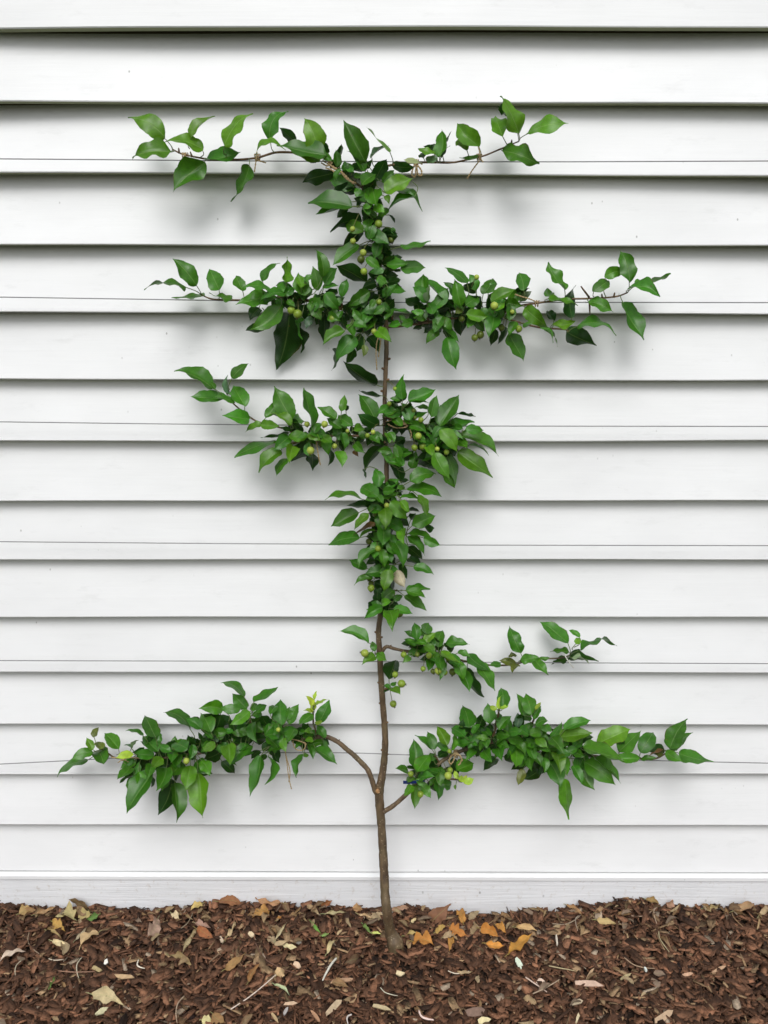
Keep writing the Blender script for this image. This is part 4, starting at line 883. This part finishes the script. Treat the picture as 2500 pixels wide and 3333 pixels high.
# ------------------------------------------------------------------ fallen leaves, pale chips and sticks on the mulch
GL, GM, GR = crop(0, 2750, 1.9518), crop(800, 2750, 1.9518), crop(1650, 2750, 1.9518)
GC = {'L': GL, 'M': GM, 'R': GR}
YEL, ORA, TAN, CRM, BRN, PNK, GRN, RED, PGR, WHT = (.44, .35, .17), (.46, .21, .045), (.36, .245, .125), (.60, .50, .33), (.15, .085, .045), (.40, .25, .19), (.14, .24, .055), (.30, .12, .05), (.46, .52, .30), (.74, .71, .66)
GRP = {'leaf': 'fallen leaves on the mulch', 'chip': 'pale wood chips on the mulch', 'stick': 'sticks and straws on the mulch'}
DEB = [
 # kind, crop, x1, y1, x2, y2, width, colour, label   (kinds: o oval, l lobed, c curled, s standing against the wall, h chip, t stick)
 ('s', 'L', 560, 412, 436, 342, 55, BRN, 'pointed dark brown leaf leaning on the skirting board behind two yellow leaves'),
 ('l', 'L', 470, 470, 385, 415, 95, YEL, 'larger of two pale yellow lobed leaves by the skirting board'),
 ('l', 'L', 575, 440, 492, 430, 60, YEL, 'smaller yellow lobed leaf under the leaning dark brown leaf'),
 ('c', 'L', 625, 445, 545, 480, 45, GRN, 'crumpled green leaf next to the two yellow leaves'),
 ('c', 'L', 225, 440, 360, 388, 34, TAN, 'long tan leaf curled lengthwise near the skirting board, left of the yellow leaves'),
 ('o', 'L', 120, 440, 212, 415, 62, (.42, .26, .10), 'flat orange tan leaf close to the skirting board at the far left'),
 ('l', 'L', 335, 490, 405, 535, 58, (.45, .26, .08), 'tan orange leaf just below the larger yellow leaf'),
 ('c', 'L', 300, 545, 382, 590, 36, TAN, 'tan curled leaf below the orange tan ones, edges rolled in'),
 ('o', 'L', 330, 610, 430, 645, 34, CRM, 'narrow almond shaped cream leaf below the yellow leaves'),
 ('l', 'L', 625, 560, 495, 655, 70, (.50, .38, .20), 'pale tan deeply lobed leaf with a hooked stem'),
 ('c', 'L', 480, 605, 550, 530, 24, (.34, .28, .20), 'grey tan leaf rolled into an arch above the lobed tan leaf'),
 ('l', 'L', 1000, 475, 920, 620, 66, PNK, 'pinkish lobed leaf lying alone with its tip pointing down'),
 ('c', 'L', 1245, 545, 1140, 700, 46, (.50, .38, .24), 'long pale tan leaf curved like a blade beside a rusty brown leaf'),
 ('o', 'L', 1245, 530, 1350, 600, 55, RED, 'rusty brown oval leaf beside the long pale curved leaf'),
 ('o', 'L', 1240, 495, 1335, 515, 40, PNK, 'small pinkish tan leaf above the rusty brown oval leaf'),
 ('l', 'L', 1285, 375, 1210, 415, 52, (.52, .40, .16), 'yellowish tan leaf with a thin stem against the skirting board'),
 ('o', 'L', 585, 950, 790, 1020, 72, (.50, .47, .26), 'large ragged pale yellow leaf lying alone on open mulch'),
 ('c', 'L', 0, 735, 162, 668, 42, (.66, .52, .42), 'pinkish white almond shaped leaf at the left picture edge'),
 ('l', 'L', 1385, 360, 1545, 372, 62, (.26, .12, .05), 'russet lobed leaf heaped against the skirting board, touching an orange leaf'),
 ('s', 'L', 1020, 410, 1130, 392, 36, BRN, 'flat brown leaf standing low against the skirting board'),
 ('o', 'L', 1280, 1112, 1350, 1110, 58, (.66, .56, .26), 'small pale yellow leaf at the bottom picture edge'),
 ('o', 'L', 1350, 1070, 1430, 1125, 62, (.28, .16, .07), 'brown leaf overlapping a small pale yellow leaf at the bottom'),
 ('c', 'L', 1080, 705, 1222, 775, 44, (.30, .21, .095), 'caterpillar like rolled tan leaf with a rough back'),
 ('c', 'L', 315, 905, 345, 830, 22, GRN, 'thin bright green strip of leaf on open mulch'),
 ('c', 'L', 1430, 605, 1500, 485, 24, (.52, .43, .22), 'straw coloured knotted leaf strip above a pale chip'),
 ('o', 'L', 1090, 435, 1145, 485, 34, CRM, 'cream leaf scrap under the yellowish tan leaf'),
 ('o', 'L', 1430, 790, 1560, 695, 46, (.33, .19, .08), 'brown curled leaf lying at a slant between sticks'),
 ('c', 'L', 1580, 870, 1650, 770, 55, (.27, .13, .05), 'chestnut brown folded leaf near a white stick'),
 ('l', 'M', 150, 410, 40, 460, 60, (.46, .24, .07), 'bright orange lobed leaf in the heap along the skirting board'),
 ('s', 'M', 232, 368, 55, 342, 34, (.42, .23, .13), 'long rosy tan leaf lying level on top of the heap by the wall'),
 ('o', 'M', 195, 480, 240, 455, 26, ORA, 'small orange leaf scrap right of the bright orange lobed leaf'),
 ('c', 'M', 415, 490, 480, 560, 24, (.16, .28, .06), 'curled green leaf halfway between orange leaf and trunk'),
 ('c', 'M', 480, 575, 530, 565, 28, (.22, .33, .10), 'little folded green leaf at the end of the curled green one'),
 ('c', 'M', 190, 605, 250, 510, 26, (.52, .40, .26), 'S shaped tan leaf strip below the orange scrap'),
 ('o', 'M', 235, 638, 330, 655, 30, (.62, .52, .30), 'cream oval leaf below the S shaped strip'),
 ('c', 'M', 515, 690, 575, 590, 46, (.52, .41, .22), 'tan spoon shaped dry leaf above the white stick'),
 ('o', 'M', 195, 830, 250, 780, 60, (.60, .44, .20), 'ragged orange cream leaf lying between two white sticks'),
 ('c', 'M', 185, 890, 280, 962, 28, PGR, 'pale green leaf lying below a white stick, rolled at the edge'),
 ('c', 'M', 745, 505, 800, 562, 26, GRN, 'green curled leaf close beside the foot of the trunk'),
 ('c', 'M', 800, 560, 862, 572, 22, (.62, .60, .22), 'yellow green leaf end touching the foot of the trunk'),
 ('s', 'M', 725, 425, 705, 362, 60, (.42, .27, .13), 'upright tan leaf against the wall just left of the trunk'),
 ('c', 'M', 715, 440, 812, 485, 30, (.52, .38, .20), 'long tan leaf under the upright tan leaf by the trunk'),
 ('s', 'M', 480, 395, 550, 358, 48, RED, 'reddish brown domed leaf against the skirting board'),
 ('c', 'M', 500, 438, 635, 435, 30, (.44, .32, .18), 'level tan leaf under the reddish brown domed leaf'),
 ('c', 'M', 1050, 500, 1085, 465, 40, (.62, .52, .34), 'cream horseshoe shaped dry leaf right of the trunk'),
 ('s', 'M', 1170, 505, 1305, 385, 96, (.20, .105, .050), 'largest brown leaf, tilted up towards the wall beside an orange oval leaf'),
 ('o', 'M', 1380, 490, 1352, 402, 62, ORA, 'orange oval leaf standing tilted near the largest brown leaf'),
 ('l', 'M', 1300, 520, 1410, 575, 62, ORA, 'orange lobed leaf below the orange oval leaf'),
 ('o', 'M', 1205, 555, 1265, 515, 36, (.50, .30, .10), 'orange tan leaf scrap below the largest brown leaf'),
 ('o', 'M', 1255, 585, 1320, 540, 46, (.48, .36, .20), 'pale tan leaf between orange scraps right of the trunk'),
 ('l', 'M', 1062, 615, 1205, 650, 76, ORA, 'star shaped orange leaf nearest the trunk'),
 ('o', 'M', 1318, 590, 1292, 665, 34, ORA, 'slender orange leaf pointing down beside the star shaped one'),
 ('o', 'M', 1490, 535, 1615, 595, 66, ORA, 'broad orange leaf in the right end of the orange patch'),
 ('l', 'M', 1525, 625, 1650, 635, 44, (.58, .30, .06), 'orange leaf with thin lobes under the broad orange leaf'),
 ('o', 'M', 1590, 510, 1655, 560, 42, (.52, .26, .05), 'orange leaf half hidden behind the broad orange leaf'),
 ('c', 'M', 1010, 578, 1120, 562, 20, (.55, .38, .16), 'thin tan leaf pointing at the foot of the trunk'),
 ('s', 'M', 925, 410, 1062, 408, 30, (.42, .28, .16), 'tan leaf lying level by the wall just right of the trunk'),
 ('o', 'R', 15, 690, 155, 585, 62, ORA, 'bright orange folded leaf lowest in the orange patch'),
 ('o', 'R', 60, 525, 200, 548, 36, (.52, .37, .20), 'pale orange tan leaf right of the orange patch'),
 ('o', 'R', 570, 478, 705, 500, 36, (.50, .33, .17), 'tan leaf lying flat below the hump by the wall'),
 ('c', 'R', 380, 385, 480, 440, 40, (.33, .20, .09), 'golden brown leaf curling down from the heap by the wall'),
 ('c', 'R', 560, 430, 615, 385, 36, (.34, .23, .13), 'tan leaf curled upright left of the hump by the wall'),
 ('c', 'R', 880, 345, 968, 378, 44, (.26, .155, .070), 'brown leaf crowning the highest hump of mulch by the wall'),
 ('s', 'R', 1030, 408, 1050, 340, 48, (.36, .25, .15), 'upright tan leaf against the wall right of the highest hump'),
 ('s', 'R', 1250, 402, 1360, 378, 40, (.36, .23, .11), 'tan brown leaf lying level by the wall toward the right edge'),
 ('c', 'R', 1440, 420, 1580, 370, 54, (.34, .23, .13), 'broad tan leaf arched against the wall near the right edge'),
 ('c', 'R', 1600, 450, 1655, 365, 44, (.42, .31, .20), 'tan leaf standing at the right picture edge by the wall'),
 # pale chips
 ('h', 'L', 605, 1080, 688, 1038, 46, CRM, 'cream wood chip below the large ragged yellow leaf'),
 ('h', 'L', 725, 832, 855, 840, 34, (.46, .34, .20), 'flat tan bark strip with a torn end'),
 ('h', 'L', 662, 745, 688, 742, 36, WHT, 'tiny white scrap on open mulch left of a white curl'),
 ('h', 'L', 1575, 555, 1615, 585, 34, CRM, 'small cream chip right of the knotted strip'),
 ('h', 'L', 1398, 585, 1418, 620, 24, CRM, 'little cream chip under the knotted strip'),
 ('h', 'L', 585, 770, 645, 800, 32, (.40, .28, .14), 'tan wood chip above the torn tan bark strip'),
 ('h', 'M', 300, 750, 352, 782, 40, (.62, .50, .32), 'squarish cream chip below the cream oval leaf'),
 ('h', 'M', 505, 1080, 615, 972, 44, (.56, .44, .28), 'long cream wood chip lying at a steep slant near the bottom edge'),
 ('h', 'M', 235, 1008, 328, 1005, 24, (.52, .40, .25), 'narrow tan chip left of the long slanting cream chip'),
 ('h', 'M', 785, 1012, 930, 1048, 28, (.50, .37, .23), 'long tan chip below the foot of the trunk'),
 ('h', 'M', 950, 808, 1012, 828, 40, (.64, .54, .36), 'cream chip with a rough edge straight below the foot of the trunk'),
 ('h', 'M', 315, 600, 350, 625, 36, (.36, .30, .25), 'grey chip left of the spoon shaped leaf'),
 ('h', 'M', 1390, 1065, 1515, 1050, 66, (.20, .14, .10), 'big weathered grey brown slab chip near the bottom edge'),
 ('h', 'M', 1465, 1118, 1555, 1112, 46, (.62, .54, .36), 'broad cream chip cut by the bottom picture edge'),
 ('h', 'M', 160, 1065, 212, 1130, 26, (.42, .31, .19), 'tan chip slanting down at the bottom edge'),
 ('h', 'M', 415, 1050, 470, 1125, 26, (.40, .27, .15), 'tan chip left of the long slanting cream one, at the bottom'),
 ('h', 'M', 525, 875, 685, 850, 34, (.40, .28, .17), 'long tan chip below the big white stick'),
 ('h', 'M', 265, 1030, 240, 1085, 22, (.52, .46, .40), 'grey white curled chip near the bottom edge'),
 ('h', 'R', 55, 715, 95, 790, 38, WHT, 'ragged white scrap under the lowest orange leaf'),
 ('h', 'R', 190, 860, 245, 895, 52, (.66, .58, .42), 'rounded cream chip between two crossed sticks'),
 ('h', 'R', 420, 880, 612, 888, 42, (.56, .44, .28), 'largest pale splintered chip, lying level'),
 ('h', 'R', 505, 860, 548, 782, 24, (.46, .34, .22), 'tan chip upright above the largest pale splintered chip'),
 ('h', 'R', 932, 1125, 1055, 1060, 46, (.50, .38, .24), 'blunt tan chip near the bottom edge, toward the right'),
 ('h', 'R', 1308, 810, 1395, 765, 20, (.48, .36, .20), 'narrow tan chip slanting up toward the right edge'),
 ('h', 'R', 718, 855, 788, 820, 22, (.46, .34, .20), 'tan chip right of the largest pale splintered chip'),
 ('h', 'R', 440, 1130, 458, 1068, 22, (.64, .54, .38), 'cream chip upright at the bottom edge'),
 ('h', 'R', 1110, 830, 1178, 815, 24, (.46, .34, .20), 'ochre chip in the middle of the right hand mulch'),
 ('h', 'R', 872, 775, 888, 805, 18, WHT, 'tiny white chip beside a split brown chip'),
 ('h', 'R', 410, 1010, 490, 985, 30, (.48, .38, .25), 'ragged tan chip below the largest pale splintered chip'),
 ('h', 'R', 310, 568, 320, 640, 13, (.66, .62, .52), 'white sliver standing upright right of the orange patch'),
 # sticks
 ('t', 'M', 575, 720, 488, 862, 15, WHT, 'thick white stick lying at a steep slant left of the trunk foot'),
 ('t', 'L', 1465, 1045, 1780, 800, 8, (.70, .66, .58), 'long thin white stick pointing up toward the orange leaves'),
 ('t', 'M', 1100, 1052, 1195, 1112, 14, (.72, .64, .52), 'white hooked curl of wood near the bottom edge'),
 ('t', 'M', 672, 1078, 650, 1138, 11, (.70, .64, .54), 'short white curl of wood cut by the bottom edge'),
 ('t', 'M', 855, 905, 965, 958, 6, (.66, .58, .46), 'thin pale straw arching below the foot of the trunk'),
 ('t', 'M', 1285, 800, 1420, 802, 7, (.64, .54, .42), 'level pale straw right of the trunk'),
 ('t', 'M', 60, 620, 330, 820, 7, (.17, .095, .055), 'long thin brown twig crossing the mulch left of the trunk'),
 ('t', 'M', 1440, 520, 1600, 450, 6, (.30, .21, .11), 'thin tan twig above the broad orange leaf'),
 ('t', 'R', 118, 840, 255, 935, 9, (.62, .55, .42), 'pale stick, lower of a crossed pair'),
 ('t', 'R', 165, 945, 335, 855, 8, (.48, .38, .25), 'tan stick, upper of a crossed pair'),
 ('t', 'R', 265, 768, 430, 800, 8, (.44, .34, .22), 'tan straw lying level above the crossed sticks'),
 ('t', 'R', 790, 450, 940, 400, 7, (.36, .28, .20), 'grey twig slanting up to the highest hump'),
 ('t', 'R', 952, 395, 952, 500, 6, (.44, .34, .24), 'thin upright twig in front of the highest hump'),
 ('t', 'R', 290, 500, 470, 445, 6, (.36, .28, .20), 'grey twig slanting up to the golden brown leaf'),
 ('t', 'R', 455, 450, 450, 545, 6, (.42, .34, .25), 'thin upright twig under the golden brown leaf'),
 ('t', 'R', 965, 550, 1032, 680, 7, (.46, .35, .24), 'bent tan straw hanging down in the middle of the right mulch'),
 ('t', 'R', 745, 715, 940, 785, 7, (.38, .27, .17), 'long brown straw right of centre, sloping down'),
 ('t', 'R', 1430, 430, 1500, 520, 7, (.27, .18, .10), 'brown stalk near the arched tan leaf'),
 ('t', 'L', 310, 722, 405, 728, 8, (.54, .44, .33), 'short level pale straw at the left'),
 ('t', 'L', 520, 715, 500, 845, 8, (.56, .46, .34), 'pale peeled straw standing upright on open mulch'),
 ('t', 'L', 185, 555, 250, 692, 6, (.34, .26, .19), 'thin grey stalk bending down at the left'),
 ('t', 'L', 370, 800, 605, 805, 7, (.30, .20, .12), 'long brown stick lying level under the tan chip'),
 ('t', 'L', 1150, 530, 1225, 430, 5, (.36, .27, .17), 'thin stem leading up to the yellowish tan leaf'),
 ('t', 'L', 880, 730, 920, 785, 9, (.70, .64, .54), 'white hooked curl right of the tiny white scrap'),
 ('t', 'L', 1170, 960, 1125, 1130, 8, (.46, .36, .25), 'tan reed standing steeply at the bottom edge'),
 ('t', 'L', 1330, 745, 1440, 650, 8, (.22, .14, .085), 'dark stick slanting up beside the caterpillar like leaf'),
 ('t', 'L', 135, 735, 98, 828, 7, (.52, .42, .30), 'bent pale straw near the left edge'),
]
def frame_on(P, T, stand):
    a = (T - P)
    N0 = Vector((0, -.96, .28)) if stand else Vector((random.uniform(-.25, .25), -.45 + random.uniform(-.2, .15), .87))
    an = a.normalized(); N = (N0 - an * N0.dot(an)).normalized()
    return a, an.cross(N).normalized(), N
for kind, g_, x1, y1, x2, y2, w, col, lab in DEB:
    a_, b_ = GC[g_](x1, y1), GC[g_](x2, y2)
    w = w / 1.9518
    if kind == 's':
        lo = a_ if a_[1] > b_[1] else b_
        base = ground_pt(*lo); yy = min(base.y, -.022)
        P, T = at(*a_, yy), at(*b_, min(yy + .008, -.014))
    else:
        up = {'h': .021, 't': .023}.get(kind, .023)
        P, T = ground_pt(*a_, up), ground_pt(*b_, up)
        P, T = P.copy(), T.copy()
        z1, z2 = float(gz(P.x, P.y)) + up, float(gz(T.x, T.y)) + up
        if (T - P).length > .10 and kind != 't': T = P + (T - P).normalized() * .10
    av, S, N = frame_on(P, T, kind == 's')
    W = w * mpp(P) * (.95 if kind == 's' else 1.05)
    mb = MB()
    j = [random.uniform(.9, 1.1) for _ in range(3)]
    colr = tuple(c * k for c, k in zip(col, j))
    if kind in 'olcs':
        blade(mb, P, av, S, N, W * (1.05 if kind == 'l' else 1.0), colr, wob=.30, curve=random.uniform(-.12, .12), arch=random.uniform(.02, .14), fold=random.uniform(-.2, .8), foldb=random.uniform(-.2, .8), cup=random.uniform(.9, 1.9) if kind == 'c' else 0,
              tipcurl=random.uniform(-.25, .25), lobes=random.choice((2, 2.5, 3)) if kind == 'l' else 0, ragged=.045, ripple=random.uniform(.05, .15), twist=random.uniform(-1.3, 1.3))
        tube(mb, [P + av * .02, P - av * .10 + N * .002, P - av * .2], [.0011, .0009, .0008], 5, tuple(c * .7 for c in colr), cap=False)
        o = mb.build('fallen_leaf', M_DRY, None, origin=P); tag(o, lab, 'leaf', GRP['leaf'])
    elif kind == 'h':
        ang = sorted(random.uniform(k * .9 - .25, k * .9 + .25) for k in range(7)); n_ = len(ang); L = av.length; an = av / L; c0 = P + av * .5
        tv, bv = [], []
        for t in ang:
            p = c0 + an * (math.cos(t) * L * .52 * random.uniform(.75, 1.1)) + S * (math.copysign(abs(math.sin(t)) ** .6, math.sin(t)) * W * .46 * random.uniform(.65, 1.1)) + N * random.uniform(-.0007, .0007)
            tv.append(p + N * .0018); bv.append(p - N * .0022)
        fs = [tuple(range(n_)), tuple(range(2 * n_ - 1, n_ - 1, -1))] + [(k + n_, (k + 1) % n_ + n_, (k + 1) % n_, k) for k in range(n_)]
        mb.add(tv + bv, fs, colr)
        o = mb.build('wood_chip', M_WOOD, None, smooth=False, origin=P); tag(o, lab, 'wood chip', GRP['chip'])
    else:
        bend = .22 if ('hook' in lab or 'curl' in lab) else .06 if 'stick' in lab else .12
        if 'thick' in lab or 'stick' in lab: bend = .03
        pts, rad = smooth_path([P, P + av * .33 + S * (bend * av.length) + N * .003, P + av * .68 + S * (bend * av.length * .8) + N * .003, T], [W * .42, W * .48, W * .44, W * .25], 4)
        tube(mb, pts, rad, 6, colr, .12)
        o = mb.build('stick' if 'stick' in lab else 'twig' if ('twig' in lab or 'stem' in lab or 'stalk' in lab) else 'straw', M_WOOD, None, origin=P); tag(o, lab, 'stick' if 'stick' in lab else 'twig' if 'tw' in lab else 'straw', GRP['stick'])

# ---- crumbs of dry leaf too many to pick apart, thickest along the wall
lit = MB()
rl = random.Random(3); st_ = random.getstate(); random.seed(21)
for i in range(240):
    x = rl.uniform(-1.05, 1.05); y = -.02 - abs(rl.gauss(0, .05)) if i < 160 else rl.uniform(-.42, -.03)
    P = Vector((x, y, float(gz(x, y)) + rl.uniform(.012, .026)))
    th = rl.uniform(0, 6.283); L = rl.uniform(.014, .042)
    av = Vector((math.cos(th), math.sin(th) * .8, rl.uniform(-.2, .35))).normalized() * L
    if P.y + av.y > -.012: av.y = -abs(av.y)
    _, S, N = frame_on(P, P + av, False)
    c = rl.choice([(.22, .14, .075), (.32, .22, .12), (.16, .095, .05), (.40, .30, .18), (.27, .16, .075), (.20, .14, .10)]); k = rl.uniform(.7, 1.2)
    blade(lit, P, av, S, N, L * rl.uniform(.25, .6), tuple(q * k for q in c), curve=rl.uniform(-.2, .2), arch=rl.uniform(0, .2), cup=rl.choice((0, 1.0, 1.6, 2.0)), fold=rl.uniform(-.3, .8), tipcurl=rl.uniform(-.3, .3), ragged=.14, ripple=rl.uniform(.04, .12), twist=rl.uniform(-1.5, 1.5))
o = lit.build('leaf_litter', M_DRY); tag(o, 'crumbled tan and brown leaf litter scattered over the mulch', 'leaf litter', kind='stuff')
